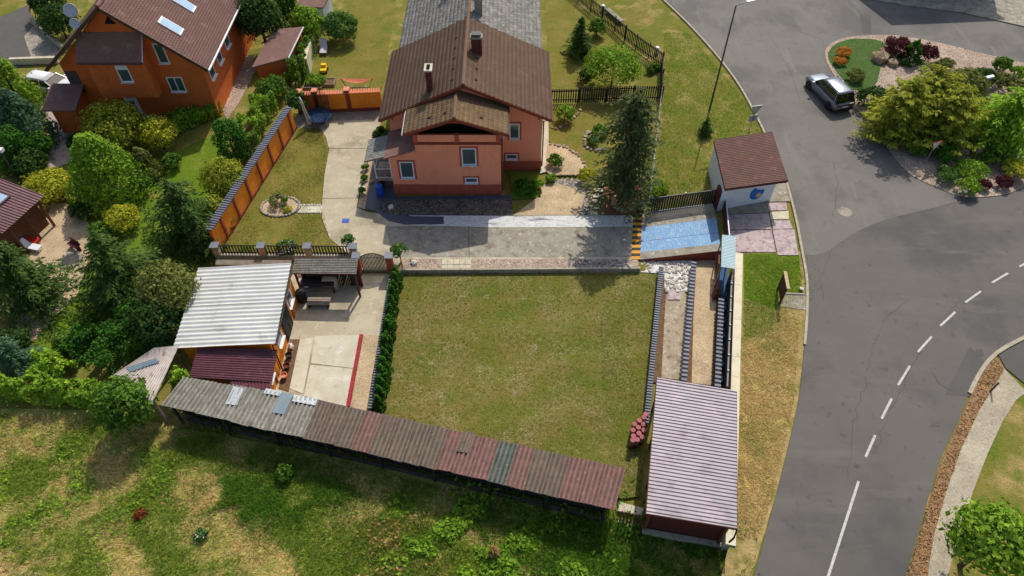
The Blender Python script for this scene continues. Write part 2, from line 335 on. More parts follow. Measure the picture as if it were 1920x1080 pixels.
mat('parasol_cloth',(232,226,208),(214,206,184),3,rough=.9,trans=.2)
mat('cloth_grey',(200,200,206),(184,184,190),3,rough=.85)
mat('hammock_cloth',(198,116,82),(180,102,72),4,rough=.85)
mat('yellow_plastic',(240,196,28),(226,182,22),3,rough=.4)
mat('red_plastic',(214,48,36),(198,42,32),3,rough=.4)
mat('ash',(62,58,56),(90,84,80),6,rough=1,bump=.03,bsc=20)
mat('mural_blue',(56,120,190),(44,104,176),3,rough=.8)
mat('mural_yellow',(226,190,120),(214,176,104),3,rough=.8)
mat('sign_back',(168,172,174),(158,162,164),3,rough=.5,metal=.3)
mat('sign_grey',(140,150,156),(128,138,146),3,rough=.5)
mat('sign_red',(190,40,36),(176,36,32),3,rough=.5)
mat('board_maroon',(92,50,42),(80,44,38),3,rough=.7)
mat('bark',(96,74,56),(74,58,46),6,rough=1,bump=.02,bsc=20)
def leafm(n,a,b,k=.26,tr=.34):
    a=tuple(min(250,int(v*1.07)) for v in a); b=tuple(min(250,int(v*1.07)) for v in b)
    mat(n,a,b,1.1,(((int(b[0]*.78),int(b[1]*.8),int(b[2]*.78)),5,.5,.7),((min(255,int(a[0]*1.2)),min(255,int(a[1]*1.14)),int(a[2]*1.1)),2.2,.54,.7)),rough=.75,rnd=k,trans=tr,spec=.12)
leafm('leaf_dark',(70,98,44),(56,84,36)); leafm('leaf_mid',(98,132,46),(78,112,38)); leafm('leaf_light',(134,166,50),(108,144,44))
leafm('leaf_yellow',(184,184,54),(150,158,46)); leafm('leaf_golden',(160,164,52),(124,138,44)); leafm('leaf_blue',(92,124,92),(72,102,72))
leafm('leaf_spruce',(104,114,68),(82,94,54)); leafm('leaf_green_spruce',(84,110,50),(64,90,40)); leafm('leaf_burgundy',(98,48,52),(76,38,42)); leafm('leaf_orange',(206,150,64),(184,126,52))
leafm('leaf_olive',(128,134,70),(104,112,56)); leafm('leaf_bright',(150,184,52),(122,160,44)); leafm('leaf_thuja',(72,118,38),(56,98,30)); leafm('leaf_feather',(168,170,58),(134,144,50)); leafm('leaf_moss',(92,128,58),(74,110,46))
leafm('petal_pink',(216,150,170),(196,120,150)); leafm('petal_white',(236,234,226),(222,220,210)); leafm('litter_leaf',(186,150,110),(162,126,88)); leafm('dry_leaf',(176,146,92),(150,122,74)); leafm('rust_leaf',(140,80,44),(118,66,38))
leafm('meadow_blade',(152,172,72),(128,152,58),.3,.5); leafm('straw_blade',(226,206,150),(208,184,126),.25,.5); leafm('lawn_blade',(124,132,56),(108,116,48),.3,.45); leafm('lush_blade',(120,160,58),(102,142,50),.28,.5)
# ------------------------------------------------------------------ setting: ground
def grid_axis(a,b,st,far):
    xs=[far[0],far[0]*.6+a*.4,a-12]+list(np.arange(a,b+1e-6,st))+[b+12,far[1]*.6+b*.4,far[1]]; return xs
gx=grid_axis(-50,48,.5,(-300,300)); gy=grid_axis(2,78,.5,(-150,400))
gv=[]; 
for y in gy:
    for x in gx:
        z=terr(x,y)-.03
        inlot=(-20<x<wall_x(y)-.2 and 15.3<y<33.2) or (-20.4<x<14.9 and 31<y<46)
        if not inlot: z+=.05*math.sin(x*1.3+y*.7)*math.sin(y*1.1-x*.4)*sm((17-y)/3)
        if inlot: z-=.08
        if x>12.8 and y>30 or x>wall_x(y)+.8: z-=.02
        gv.append((x,y,z))
n=len(gx); gq=[(j*n+i,j*n+i+1,(j+1)*n+i+1,(j+1)*n+i) for j in range(len(gy)-1) for i in range(n-1)]
go=link('ground',npmesh('ground',np.array(gv),np.array(gq),'grass_base')); tag(go,kind='structure'); go.data.polygons.foreach_set('use_smooth',[True]*len(gq))
ZR=.7
# meadow sheet in the foreground, following the ground
def draped(name,m,px,off,st=.4,zf=None):
    pl=[T(a,b) for a,b in px]; xs=[p.x for p in pl]; ys=[p.y for p in pl]
    bm=bmesh.new(); vs=[bm.verts.new((p.x,p.y,0)) for p in pl]; f=bm.faces.new(vs)
    for ax,lo,hi in ((0,min(xs),max(xs)),(1,min(ys),max(ys))):
        t=lo+st
        while t<hi:
            co=(t,0,0) if ax==0 else (0,t,0); no=(1,0,0) if ax==0 else (0,1,0)
            bmesh.ops.bisect_plane(bm,geom=bm.verts[:]+bm.edges[:]+bm.faces[:],plane_co=co,plane_no=no); t+=st
    for v in bm.verts:
        x,y=v.co.x,v.co.y; v.co.z=terr(x,y)-.03+.05*math.sin(x*1.3+y*.7)*math.sin(y*1.1-x*.4)*sm((17-y)/3)+off
    bmesh.ops.recalc_face_normals(bm,faces=bm.faces)
    me=bpy.data.meshes.new(name); bm.to_mesh(me); bm.free(); me.materials.append(MATS[m])
    if me.polygons[0].normal.z<0: me.flip_normals()
    return tag(link(name,me),kind='structure')
draped('meadow','meadow_soil',[(-120,770),(0,765),(200,770),(330,800),(600,850),(900,920),(1150,985),(1360,1025),(1350,1130),(-160,1130)],.03,.5)
draped('dirt_track','gravel_tan',[(-60,1045),(40,1060),(100,1085),(110,1120),(-90,1120)],.05,.5)
draped('bare_path','soil_red',[(1108,985),(1135,985),(1130,1020),(1100,1060),(1080,1060)],.05,.5)
# road and everything paved beside it (flat, .7 m above the yard)
road_l=[(1205,-60),(1225,-20),(1290,45),(1340,100),(1380,152),(1408,200),(1436,255),(1468,325),(1484,378),(1494,420),(1503,470),(1512,520),(1513,575),(1508,650),(1498,745),(1480,830),(1455,930),(1425,1040),(1400,1130)]
rl=smooth_line([G(a,b,ZR) for a,b in road_l],5)
road_r=[(1680,1130),(1700,1075),(1722,1000),(1745,920),(1768,850),(1797,790),(1818,735),(1838,695),(1866,662),(1915,634),(1990,600),(2200,540)]
rr=smooth_line([G(a,b,ZR) for a,b in road_r],5)
tail=[G(2300,500,ZR),G(2500,100,ZR),G(2300,-120,ZR),G(1300,-130,ZR)]
ground_poly('road','asphalt',None,ZR,.3,rl+rr+tail)
def strip(name,m,line,w0,w1,z0,z1,kind='structure',parent=None):
    "band along a line, from w0 to w1 to its right"
    mb=MB(); L=[]; Rr=[]
    for i,p in enumerate(line):
        d=(line[min(i+1,len(line)-1)]-line[max(i-1,0)]); d.z=0; d.normalize(); n=Vector((d.y,-d.x,0)); L.append(p+n*w0); Rr.append(p+n*w1)
    for i in range(len(line)-1):
        a,b,c,d=L[i],Rr[i],Rr[i+1],L[i+1]
        mb.hexa([(q.x,q.y,z0) for q in (a,b,c,d)],[(q.x,q.y,z1) for q in (a,b,c,d)])
    o=mb.build(name,m,parent); o['kind']=kind; return o
# left kerb: stones one by one
def kerb(line,i0,i1,w,h,name,m='kerb',st=1.0):
    root=tag(thing(name,(line[i0].x,line[i0].y,ZR),None,None),kind='structure')
    seg=line[i0:i1]; acc=0; pts=[seg[0]]
    for a,b in zip(seg,seg[1:]):
        L=(b-a).length
        while acc+L>=st:
            t=(st-acc)/L; a=a.lerp(b,t); pts.append(a.copy()); L=(b-a).length; acc=0
        acc+=L
    for a,b in zip(pts,pts[1:]):
        d=(b-a).normalized(); MB().beam(a+d*.006+Vector((0,0,h/2-.12)),b-d*.006+Vector((0,0,h/2-.12)),w,h+.24).build('kerb_stone',m,root)
    return root
kerb(rl,2,66,.16,.10,'kerb_line')
kr=smooth_line([G(a,b,ZR) for a,b in [(1817,738),(1838,697),(1866,664),(1915,636),(1990,602)]],8)
kerb(kr,0,32,.22,.10,'kerb_curve')
# verge west of the road
vl=[G(1392,475,ZR),G(1386,740,ZR),G(1384,1010,ZR),G(1360,1085,ZR),G(1330,1130,ZR)]
ground_poly('verge','dry_verge',None,ZR-.012,.12,[G(1393,475,ZR),G(1500,470,ZR)]+[G(a,b,ZR) for a,b in [(1510,520),(1511,575),(1506,650),(1496,745),(1478,830),(1453,930),(1420,1045),(1396,1130)]]+[G(1340,1130,ZR),G(1365,1030,ZR),G(1378,1010,ZR),G(1382,740,ZR)])
ground_poly('verge_lawn','lawn_neighbour',[(1394,476),(1498,474),(1504,552),(1458,560),(1445,620),(1394,640)],ZR-.006,.1)
ground_poly('worn_edge','dry_verge',[(1500,600),(1511,570),(1507,650),(1497,745),(1479,830),(1454,930),(1430,1010),(1436,930),(1466,830),(1488,745)],ZR-.002,.1)
# path and verge on the far side
pr=[(1735,1130),(1742,1060),(1752,1000),(1775,920),(1803,840),(1836,770),(1870,715),(1884,692)]
pq=[(1925,735),(1905,750),(1880,790),(1852,850),(1825,920),(1800,1000),(1778,1075),(1768,1130)]
ground_poly('cobbled_path','cobbles',None,ZR+.1,.3,[G(a,b,ZR+.1) for a,b in pr+pq])
ground_poly('leaf_strip','leaf_litter',None,ZR+.05,.25,smooth_line([G(a,b,ZR) for a,b in [(1690,1130),(1704,1075),(1725,1000),(1748,920),(1771,852),(1799,792),(1820,742),(1842,700),(1866,668)]],4)+[G(a,b,ZR) for a,b in [(1884,692),(1870,715),(1836,770),(1803,840),(1775,920),(1752,1000),(1742,1060),(1735,1130)]])
ground_poly('side_street','asphalt_patch',[(1886,690),(1872,664),(1925,634),(2000,600),(2100,700),(2010,790)],ZR+.02,.25)
ground_poly('roadside_grass','grass_base',None,ZR+.07,.3,[G(a,b,ZR+.07) for a,b in [(1768,1130),(1778,1075),(1800,1000),(1825,920),(1852,850),(1880,790),(1905,750),(1925,735),(2040,700),(2120,900),(2000,1130)]])
ground_poly('road_patch','asphalt_patch',[(1818,650),(1862,690),(1838,745),(1772,740)],ZR+.004,.1)
ground_poly('road_repair','asphalt_patch',[(1612,28),(1632,26),(1634,64),(1616,62)],ZR+.009,.1)
ground_poly('street_arm','asphalt_light',None,ZR+.004,.1,smooth_line([G(a,b,ZR) for a,b in [(1506,478),(1545,474),(1600,438),(1660,412),(1725,396),(1800,376)]],4)+[G(a,b,ZR) for a,b in [(1790,300),(1900,200),(2000,80),(2100,-20),(1240,-60),(1262,10),(1345,100),(1386,152),(1414,200),(1442,255),(1474,325),(1490,378)]])
def crack(px,seed,w=.025):
    rg=random.Random(seed); ln=smooth_line([G(a,b,ZR+.006) for a,b in px],8); ln=[p+Vector((rg.gauss(0,.06),rg.gauss(0,.06),0)) for p in ln]; mb=MB()
    for a,b in zip(ln,ln[1:]): mb.beam(a,b,w*rg.uniform(.5,1.6),.004)
    tag(mb.build('road_crack','asphalt_crack'),kind='structure')
for i,c in enumerate(([(1640,640),(1620,720),(1600,800),(1590,900)],[(1745,690),(1762,720),(1790,735)],[(1722,660),(1690,730),(1655,810),(1640,850)],[(1560,470),(1540,520),(1545,560)],[(1500,60),(1540,75),(1545,92)],[(1700,560),(1660,600),(1640,640)],[(1800,560),(1760,620)],[(1440,60),(1480,130),(1500,190)],[(1560,300),(1570,350),(1560,420)])): crack(c,i)
for a,b,c,d in ((1830,655,1842,668),(1748,790,1760,800)): ground_poly('road_repair','asphalt_patch',[(a,b),(c,b),(c+4,d),(a-4,d)],ZR+.008,.1)
# centre line
for i,(a,b,c,d) in enumerate([(1911,500,1945,482),(1860,530,1890,512),(1810,567,1839,546),(1763,611,1791,585),(1721,660,1747,631),(1684,722,1706,686),(1653,785,1672,747),(1623,857,1641,816),(1552,1083,1610,902)]):
    p=G(a,b,ZR+.012); q=G(c,d,ZR+.012)
    o=MB().beam(p,q,.13,.006).build('lane_marking','road_paint'); o['kind']='structure'
# pavement at the far side of the street, manhole
ground_poly('far_pavement','concrete_grey',[(1560,-40),(1610,-6),(1700,10),(1800,22),(1925,50),(2050,80),(2100,-60)],ZR+.1,.3)
mh=MB().lathe([(.5,0),(.5,.012),(.3,.012),(.29,.006),(.0,.006)],G(1584,397,ZR),20); tag(mh.build('manhole_collar','concrete_grey'),kind='structure')
# garden island
isl=smooth_line([G(a,b,ZR) for a,b in [(1547,95),(1562,80),(1600,69),(1680,67),(1765,82),(1850,103),(1930,122),(2050,160),(2080,260),(2000,335),(1920,352),(1880,366),(1812,370),(1768,357),(1700,322),(1650,258),(1612,212),(1590,190),(1568,150),(1549,115),(1547,95)]],5)[:-1]
ground_poly('island_gravel','gravel_pinkish',None,ZR+.05,.3,isl)
ground_poly('island_turf','moss_turf',None,ZR+.08,.2,smooth_line([G(a,b,ZR) for a,b in [(1552,100),(1566,84),(1600,74),(1650,78),(1662,100),(1650,130),(1640,160),(1600,170),(1580,150),(1556,118),(1552,100)]],4)[:-1])
# yards
drive=[(612,226),(716,222),(706,262),(690,290),(682,330),(668,388),(690,398),(712,400),(745,403),(1192,403),(1188,486),(757,486),(738,505),(668,505),(650,474),(618,446),(604,410),(604,380),(608,330),(617,280),(611,256),(600,240)]
ground_poly('driveway','concrete',drive,0,.4)
ground_poly('driveway_asphalt','concrete_grey',[(722,424),(1188,424),(1186,482),(757,482),(735,470)],.004,.02)
ground_poly('painted_edge','painted_edge',[(768,404),(1190,404),(1189,425),(915,426),(768,421)],.008,.02)
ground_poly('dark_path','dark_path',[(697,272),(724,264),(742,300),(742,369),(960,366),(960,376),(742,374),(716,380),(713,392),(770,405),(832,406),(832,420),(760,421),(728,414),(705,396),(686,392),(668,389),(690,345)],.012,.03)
for a,b in (((612,278),(706,278)),((605,372),(672,371)),((878,424),(880,484))):
    MB().beam(G(*a,.008),G(*b,.008),.035,.006).build('slab_joint','asphalt_patch')['kind']='structure'
ground_poly('side_strip','gravel_tan',[(692,296),(700,300),(693,345),(684,392),(670,388),(682,340)],.02,.05)
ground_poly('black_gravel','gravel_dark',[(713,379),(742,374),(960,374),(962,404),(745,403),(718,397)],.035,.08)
ground_poly('tan_gravel','gravel_tan',[(962,404),(1013,366),(1015,345),(1060,342),(1100,350),(1112,403)],.03,.08)
ground_poly('grey_gravel','gravel_grey',[(1024,338),(1070,334),(1104,342),(1110,403),(1088,403),(1096,366),(1070,350)],.04,.08)
ground_poly('round_bed','gravel_tan',None,.03,.08,smooth_line([G(a,b) for a,b in [(1026,268),(1060,276),(1088,296),(1103,325),(1070,328),(1028,326),(1024,300),(1026,268)]],4)[:-1])
ground_poly('soil_bed','soil_red',[(1135,345),(1200,348),(1208,403),(1132,403)],.03,.08)
ground_poly('house_path','concrete_pale',[(1018,222),(1028,222),(1030,320),(1012,325)],.02,.06)
ground_poly('garden_lawn','lawn_side',[(1030,196),(1240,196),(1225,300),(1212,345),(1135,345),(1105,330),(1030,266)],-.005,.04)
ground_poly('back_lawn','lawn_side',[(655,-30),(748,-30),(716,168),(560,172),(590,110),(640,60)],.0,.04)
ground_poly('north_garden_lawn','lawn_side',[(1020,-30),(1060,0),(1238,105),(1236,168),(1032,172)],.0,.04)
ground_poly('tall_grass_bed','lawn_neighbour',[(958,326),(1012,326),(1014,370),(958,373)],.03,.06)
ground_poly('side_lawn','lawn_side',[(556,238),(600,240),(611,256),(616,280),(607,330),(603,380),(603,410),(617,446),(648,474),(412,474)],.0,.06)
ground_poly('shady_terrace','concrete_grey',[(560,212),(622,204),(716,206),(716,223),(612,226),(600,240),(545,238)],.006,.06)
ground_poly('bed_path','concrete_pale',[(556,385),(604,385),(604,398),(556,397)],.01,.03)
# main lawn and the kerb strip above it
lawn=[(757,513),(1237,513),(1222,700),(1212,790),(1200,930),(1165,935),(720,778)]
ground_poly('main_lawn','lawn_main',lawn,-.25,.1)
ground_poly('kerb_gravel','gravel_pinkish',[(752,485),(1196,484),(1198,506),(757,509)],-.005,.3)
ground_poly('dark_kerb_gravel','gravel_grey',[(1065,486),(1180,486),(1180,504),(1065,504)],.0,.05)
MB().beam(G(752,508.5,-.08),G(1200,505.5,-.08),.16,.4).build('lawn_kerb','wall_block')['kind']='structure'
pv=tag(thing('paver_patch',G(850,495,.01),None,None),kind='structure')
for i in range(5):
    for j in range(2):
        a=G(829+i*11,486.5+j*10,.0); b=G(838.5+i*11,495.5+j*10,.0); MB().box(a.x,b.x,b.y,a.y,-.03,.022+.004*((i+j)%3)).build('paver','paver_beige',pv)
# workshop yard
ground_poly('workshop_yard','concrete',[(545,500),(738,505),(724,560),(685,775),(500,750)],-.26,.1)
yr=tag(thing('yard_slab_floor',G(600,650,-.25),None,None),kind='structure')
for q in ([(590,630),(676,628),(662,690),(583,681)],[(582,684),(661,692),(648,762),(570,742)],[(563,636),(588,632),(568,738),(543,728)]):
    MB().prism([tuple(G(a,b,-.23).xy) for a,b in q],-.32,-.235).build('floor_slab','concrete_pale',yr)
ground_poly('yard_gravel','gravel_tan',[(682,628),(711,628),(686,775),(656,766)],-.225,.05)
ground_poly('wall_bed','soil',[(544,636),(562,636),(541,734),(522,728)],-.225,.05)
be=tag(thing('brick_edging',G(677,628,-.25),None,None),kind='structure')
a,b=G(678,628,-.25),G(653,763,-.25); nb=int((b-a).length/.14); bme=MB().box(-.115,.115,-.06,.06,0,.11).mesh('edging_brick','brick_red')
for i in range(nb):
    o=link('brick',bme,be); o.location=a.lerp(b,(i+.5)/nb)-be.location; o.rotation_euler.z=random.uniform(-.06,.06)
# strips between the low walls beside the road
ground_poly('strip_floor','soil',[(1196,489),(1386,478),(1372,740),(1225,716),(1243,515),(1197,512)],-.25,.2)
ground_poly('rubble_strip','rubble_floor',[(1198,488),(1300,486),(1290,560),(1276,712),(1240,708),(1248,560),(1244,512),(1198,510)],-.235,.1)
ground_poly('white_rubble','gravel_white',[(1200,489),(1298,488),(1292,545),(1246,545),(1246,513),(1202,510)],-.2,.1)
ground_poly('gravel_walk','gravel_tan',[(1306,486),(1350,484),(1340,600),(1334,722),(1297,718),(1300,600)],-.24,.1)
# ------------------------------------------------------------------ building pieces
def tiles(name,m,e0,e1,r1,r0,parent,tw=.3,tl=.34,wave=.022,lift=.03,jit=0.,seed=1,keep=None):
    "overlapping tiles on the roof plane eave e0-e1, ridge r0-r1, as one mesh"
    e0,e1,r0,r1=[Vector(q) for q in (e0,e1,r0,r1)]; rg=np.random.default_rng(seed)
    nr=(e1-e0).cross(r0-e0).normalized()
    if nr.z<0: nr=-nr
    nu=max(1,int(round((e1-e0).length/tw))); nv=max(1,int(round((r0-e0).length/tl))); V=[];Q=[]
    us=[0,.22,.5,.78,1]; hs=[.0,1,.75,1,.0] if wave else [0,0,0,0,0]
    if not wave: us=[0.03,.97]; hs=[0,0]
    k=len(us); off=wloc(parent)
    for j in range(nv):
        for i in range(nu):
            n0=len(V); dz=rg.uniform(-jit,jit); sh=(.5 if (j%2 and not wave) else 0)
            mid=(e0.lerp(e1,(i+.5)/nu)).lerp(r0.lerp(r1,(i+.5)/nu),(j+.5)/nv)
            if keep and not keep(mid): continue
            for vv,h in ((j/nv,lift),((j+1.12)/nv,.004)):
                for u,hh in zip(us,hs):
                    uu=min(1,max(0,(i+u+sh)/nu)); p=e0.lerp(e1,uu).lerp(r0.lerp(r1,uu),min(vv,1))
                    V.append(p+nr*(h+wave*hh+dz+.012)-off)
            for u in us:
                uu=min(1,max(0,(i+u+sh)/nu)); V.append(e0.lerp(e1,uu).lerp(r0.lerp(r1,uu),j/nv)+nr*.002-off)
            for c in range(k-1):
                Q.append((n0+c,n0+c+1,n0+k+c+1,n0+k+c)); Q.append((n0+2*k+c,n0+2*k+c+1,n0+c+1,n0+c))
    o=link(name,npmesh(name,np.array([tuple(v) for v in V]),np.array(Q),m),parent); o['kind']='stuff'; return o
def window(parent,wall,c,w,h,surround=None,m='white_plastic',sur=.14,sill=True,mull=0,name='window',shutter=0):
    "window set on a wall face: c centre on the face, wall = outward unit vector (x,y); frame, pane, sill"
    n=Vector((wall[0],wall[1],0)); t=Vector((-n.y,n.x,0)); c=Vector(c); up=Vector((0,0,1))
    def pane(mb,c0,ww,hh,d0,d1):
        b=[c0+t*sx*ww/2+up*sz*hh/2+n*d for d in (d0,d1) for sx,sz in ((-1,-1),(1,-1),(1,1),(-1,1))]
        mb.add(b,[(0,1,2,3),(7,6,5,4),(0,4,5,1),(1,5,6,2),(2,6,7,3),(3,7,4,0)])
    root=None
    if surround:
        mb=MB(); 
        for (o,ww,hh) in ((t*(w/2+sur/2),sur,h+2*sur),(-t*(w/2+sur/2),sur,h+2*sur),(up*(h/2+sur/2),w,sur),(-up*(h/2+sur/2),w,sur)): pane(mb,c+o,ww,hh,-.03,.025)
        root=mb.build(name,surround,parent)
    fr=MB(); f=.09
    for (o,ww,hh) in ((t*(w/2-f/2),f,h),(-t*(w/2-f/2),f,h),(up*(h/2-f/2),w-2*f,f),(-up*(h/2-f/2),w-2*f,f)): pane(fr,c+o,ww,hh,-.05,.045)
    for k in range(mull): pane(fr,c+t*(w*((k+1)/(mull+1)-.5)),.07,h-2*f,-.05,.04)
    if root is None: root=fr.build(name,m,parent)
    else: fr.build('frame',m,root)
    g=MB(); pane(g,c,w-2*f,h-2*f,-.04,.012); g.build('pane','glass_pane',root)
    if shutter:
        g=MB(); pane(g,c+up*(h/2-f-shutter/2),w-2*f,shutter,.0,.03); g.build('blind',m,root)
    if sill:
        g=MB(); pane(g,c-up*(h/2+.0)+n*.1,w+.06,.05,-.09,.09); g.build('sill',m,root)
    return root
def wallbox(mb,x0,x1,y0,y1,z0,z1): return mb.box(x0,x1,y0,y1,z0,z1)
def pickets(root,a,b,h,pitch,pw,m,z0=None,z1=None,rails=(.25,.8),th=.03,post=0,pm=None,postw=.1,name='picket',railm=None,lean=0):
    "pickets, rails and posts from a to b (tops follow the line); each a part"
    a=Vector(a); b=Vector(b); L=(b-a).length; d=(b-a)/L; ang=math.atan2(d.y,d.x); n=max(1,int(L/pitch))
    me=MB().box(-pw/2,pw/2,-th/2,th/2,0,h).mesh(name,m)
    for i in range(n):
        o=link(name,me,root); o.location=a.lerp(b,(i+.5)/n)-wloc(root)+Vector((0,0,.05)); o.rotation_euler.z=ang+random.uniform(-.02,.02)
    pn=Vector((-d.y,d.x,0)).normalized()
    for r in rails: MB().beam(a+Vector((0,0,h*r+.05))+pn*(th/2+.022),b+Vector((0,0,h*r+.05))+pn*(th/2+.022),.04,.08).build('rail',railm or m,root)
    if post:
        k=max(1,int(round(L/post)))
        for i in range(k+1):
            p=a.lerp(b,i/k)+pn*(th/2+.04+postw/2+.004); MB().box(p.x-postw/2,p.x+postw/2,p.y-postw/2,p.y+postw/2,p.z-.3,p.z+h+.1).build('post',pm or m,root)
def capped_wall(name,label,a,b,h,th,mw,capm,cw,pitch,z0,parent=None,over=.06,slope=0,cat='wall',capname='cap_tile',capth=.07,group=None):
    "wall from a to b with cap tiles one by one"
    a=Vector((a[0],a[1],z0)); b=Vector((b[0],b[1],z0)); d=(b-a).normalized(); L=(b-a).length; ang=math.atan2(d.y,d.x)
    root=thing(name,a,label,cat,group)
    MB().beam(a+Vector((0,0,h/2-.15)),b+Vector((0,0,h/2-.15)),th,h+.3).build('wall',mw,root)
    n=max(1,int(L/pitch)); g=pitch*.42
    me=MB().add([(-g,-cw/2,0),(g,-cw/2,0),(g,cw/2,slope),(-g,cw/2,slope),(-g*.55,-cw/2,capth),(g*.55,-cw/2,capth),(g*.55,cw/2,capth+slope),(-g*.55,cw/2,capth+slope)],[(0,3,2,1),(4,5,6,7),(0,1,5,4),(1,2,6,5),(2,3,7,6),(3,0,4,7)]).mesh(capname,capm)
    for i in range(n):
        o=link(capname,me,root); o.location=a.lerp(b,(i+.5)/n)-a+Vector((0,0,h-.015+random.uniform(0,.012))); o.rotation_euler.z=ang+random.uniform(-.03,.03)
    return root
# ------------------------------------------------------------------ salmon house
H=thing('family_house',(-3.4,42.2,0),'salmon pink two storey house with brown tiled gable roofs behind the concrete driveway','house')
X0,X1,YF,YB=-8.85,2.2,42.2,50.5; EZ,RZ=4.98,7.85; RX=-3.34; RYF=41.66; EX0,EX1=-9.45,2.83
mb=MB(); mb.box(X0,X1,YF,YB,.78,5.1)
mb.add([(X0,YF,5.1),(X1,YF,5.1),(RX,YF,RZ-.14),(X0,YF+.3,5.1),(X1,YF+.3,5.1),(RX,YF+.3,RZ-.14)],[(0,1,2),(5,4,3),(0,2,5,3),(1,4,5,2)])
mb.build('wall','pink_render',H)
MB().box(X0-.04,X1+.04,YF-.04,YB,-.1,.78).build('plinth','red_trim',H)
# front projection
FX0,FX1,FY=-6.8,-.82,39.46
mb=MB(); mb.box(FX0,FX1,FY,YF-.002,.85,4.5); mb.build('front_wall','pink_render',H)
MB().box(-8.76,FX1+.04,FY-.05,YF-.06,-.1,.85).build('plinth','red_trim',H)
# loggia: recessed back coloured near-black for the shade inside, parapet with posts, ledge
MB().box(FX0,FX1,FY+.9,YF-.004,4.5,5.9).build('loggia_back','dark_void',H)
for s in (FX0,FX1-.22): MB().box(s,s+.22,FY+.06,FY+.9,4.5,5.9).build('loggia_cheek','pink_render',H)
MB().box(FX0+.1,FX1-.1,FY-.2,FY-.02,4.92,5.5).build('parapet','pink_render',H)
mb=MB(); mb.add([(FX0-.05,FY-.22,4.9),(FX1+.05,FY-.22,4.9),(FX1+.05,FY+.05,4.45),(FX0-.05,FY+.05,4.45),(FX0-.05,FY+.2,4.9),(FX1+.05,FY+.2,4.9)],[(0,1,2,3),(0,4,5,1),(3,2,5,4),(0,3,4),(1,5,2)]); mb.build('ledge','maroon_trim',H)
for x in (FX0-.02,RX-.62,FX1-.28): MB().box(x,x+.3,FY-.24,FY-.01,4.85,5.56).build('parapet_post','red_trim',H)
MB().box(FX0+.3,FX1-.3,FY-.15,FY-.1,5.5,5.54).build('handrail','maroon_trim',H)
# gable fascia triangle of the projection
SRX=-3.85; SEZ,SRZ=5.86,7.12; SE0,SE1=-7.42,-.28; SYF=38.9
mb=MB(); mb.add([(FX0+.9,FY+.3,6.1),(FX1-.9,FY+.3,6.1),(SRX,FY+.3,SRZ-.2),(FX0+.9,FY+.42,6.1),(FX1-.9,FY+.42,6.1),(SRX,FY+.42,SRZ-.2)],[(0,1,2),(5,4,3),(0,2,5,3),(1,4,5,2),(0,3,4,1)]); mb.build('gable_board','red_trim',H)
# roofs
def roof_pair(parent,ex0,ex1,rx,ez,rz,y0,y1,th,m,tm,seed,mw=None,ridge='ridge_tile',**k):
    for e,s in ((ex0,-1),(ex1,1)):
        rf=MB().slab([(e,y0,ez),(rx,y0,rz),(rx,y1,rz),(e,y1,ez)],th).build('roof_slope',m,parent)
        tiles('roof_tiles',tm,(e,y0,ez),(e,y1,ez),(rx,y1,rz),(rx,y0,rz),rf,seed=seed+s,**k)
    rg=MB()
    if ridge:
        L=y1-y0; n=int(L/.4)
        for i in range(n):
            a=y0+L*i/n; rg=MB().tube([(rx,a,rz+.03),(rx,a+L/n*1.05,rz+.045)],.14,8); rg.build('ridge_tile',ridge,parent)
roof_pair(H,EX0,EX1,RX,EZ,RZ,RYF,YB,.16,'roof_under','roof_tile',3)
roof_pair(H,SE0,SE1,SRX,SEZ,SRZ,SYF,YF+.35,.14,'roof_under','roof_tile_mossy',8)
# verge boards
for (a,b) in (((EX0,RYF-.02,EZ-.1),(RX,RYF-.02,RZ-.1)),((EX1,RYF-.02,EZ-.1),(RX,RYF-.02,RZ-.1)),((SE0,SYF-.02,SEZ-.1),(SRX,SYF-.02,SRZ-.1)),((SE1,SYF-.02,SEZ-.1),(SRX,SYF-.02,SRZ-.1))):
    MB().beam(a,b,.05,.2).build('verge_board','maroon_trim',H)
for x,z,y0,y1 in ((EX0-.06,EZ-.12,RYF,YB),(EX1+.06,EZ-.12,RYF,YB)): MB().tube([(x,y0,z),(x,y1,z)],.07,8).build('gutter','gutter_brown',H)
for x,z,y0,y1,m in ((SE0-.05,SEZ-.1,SYF,YF,'white_plastic'),(SE1+.05,SEZ-.1,SYF,YF,'gutter_brown')): MB().tube([(x,y0,z),(x,y1,z)],.06,8).build('gutter',m,H)
for (x,y,z) in ((EX0+.9,RYF+.3,EZ-.02),(EX1-.9,RYF+.3,EZ-.02)): MB().box(x-.08,x+.08,y-.28,y+.2,z,z+.16).build('purlin_end','red_trim',H)
MB().tube([(SE1+.05,FY-.1,SEZ-.15),(FX1+.12,FY+.2,5.2),(FX1+.12,FY+.2,.2)],.05,8).build('downpipe','gutter_brown',H)
MB().tube([(EX1+.02,RYF+.1,EZ-.15),(X1+.1,YF+.1,4.4),(X1+.1,YF+.1,.2)],.05,8).build('downpipe','gutter_brown',H)
# windows
window(H,(0,-1),(-3.05,FY,3.48),1.05,1.5,'red_trim',shutter=0); window(H,(0,-1),(-2.97,FY,1.28),.95,.5,'red_trim',sur=.12)
window(H,(0,-1),(.18,YF,3.6),.75,1.35,'red_trim'); window(H,(0,-1),(-.03,YF,1.22),.9,.5,'red_trim',sur=.12)
window(H,(0,-1),(-.75,YF,3.2),.3,.5,None,sill=False)
window(H,(1,0),(X1,45,3.4),1.2,1.4,'red_trim'); window(H,(1,0),(X1,48,3.4),1.2,1.4,'red_trim'); window(H,(-1,0),(X0,46.5,3.6),1.2,1.4,'red_trim')
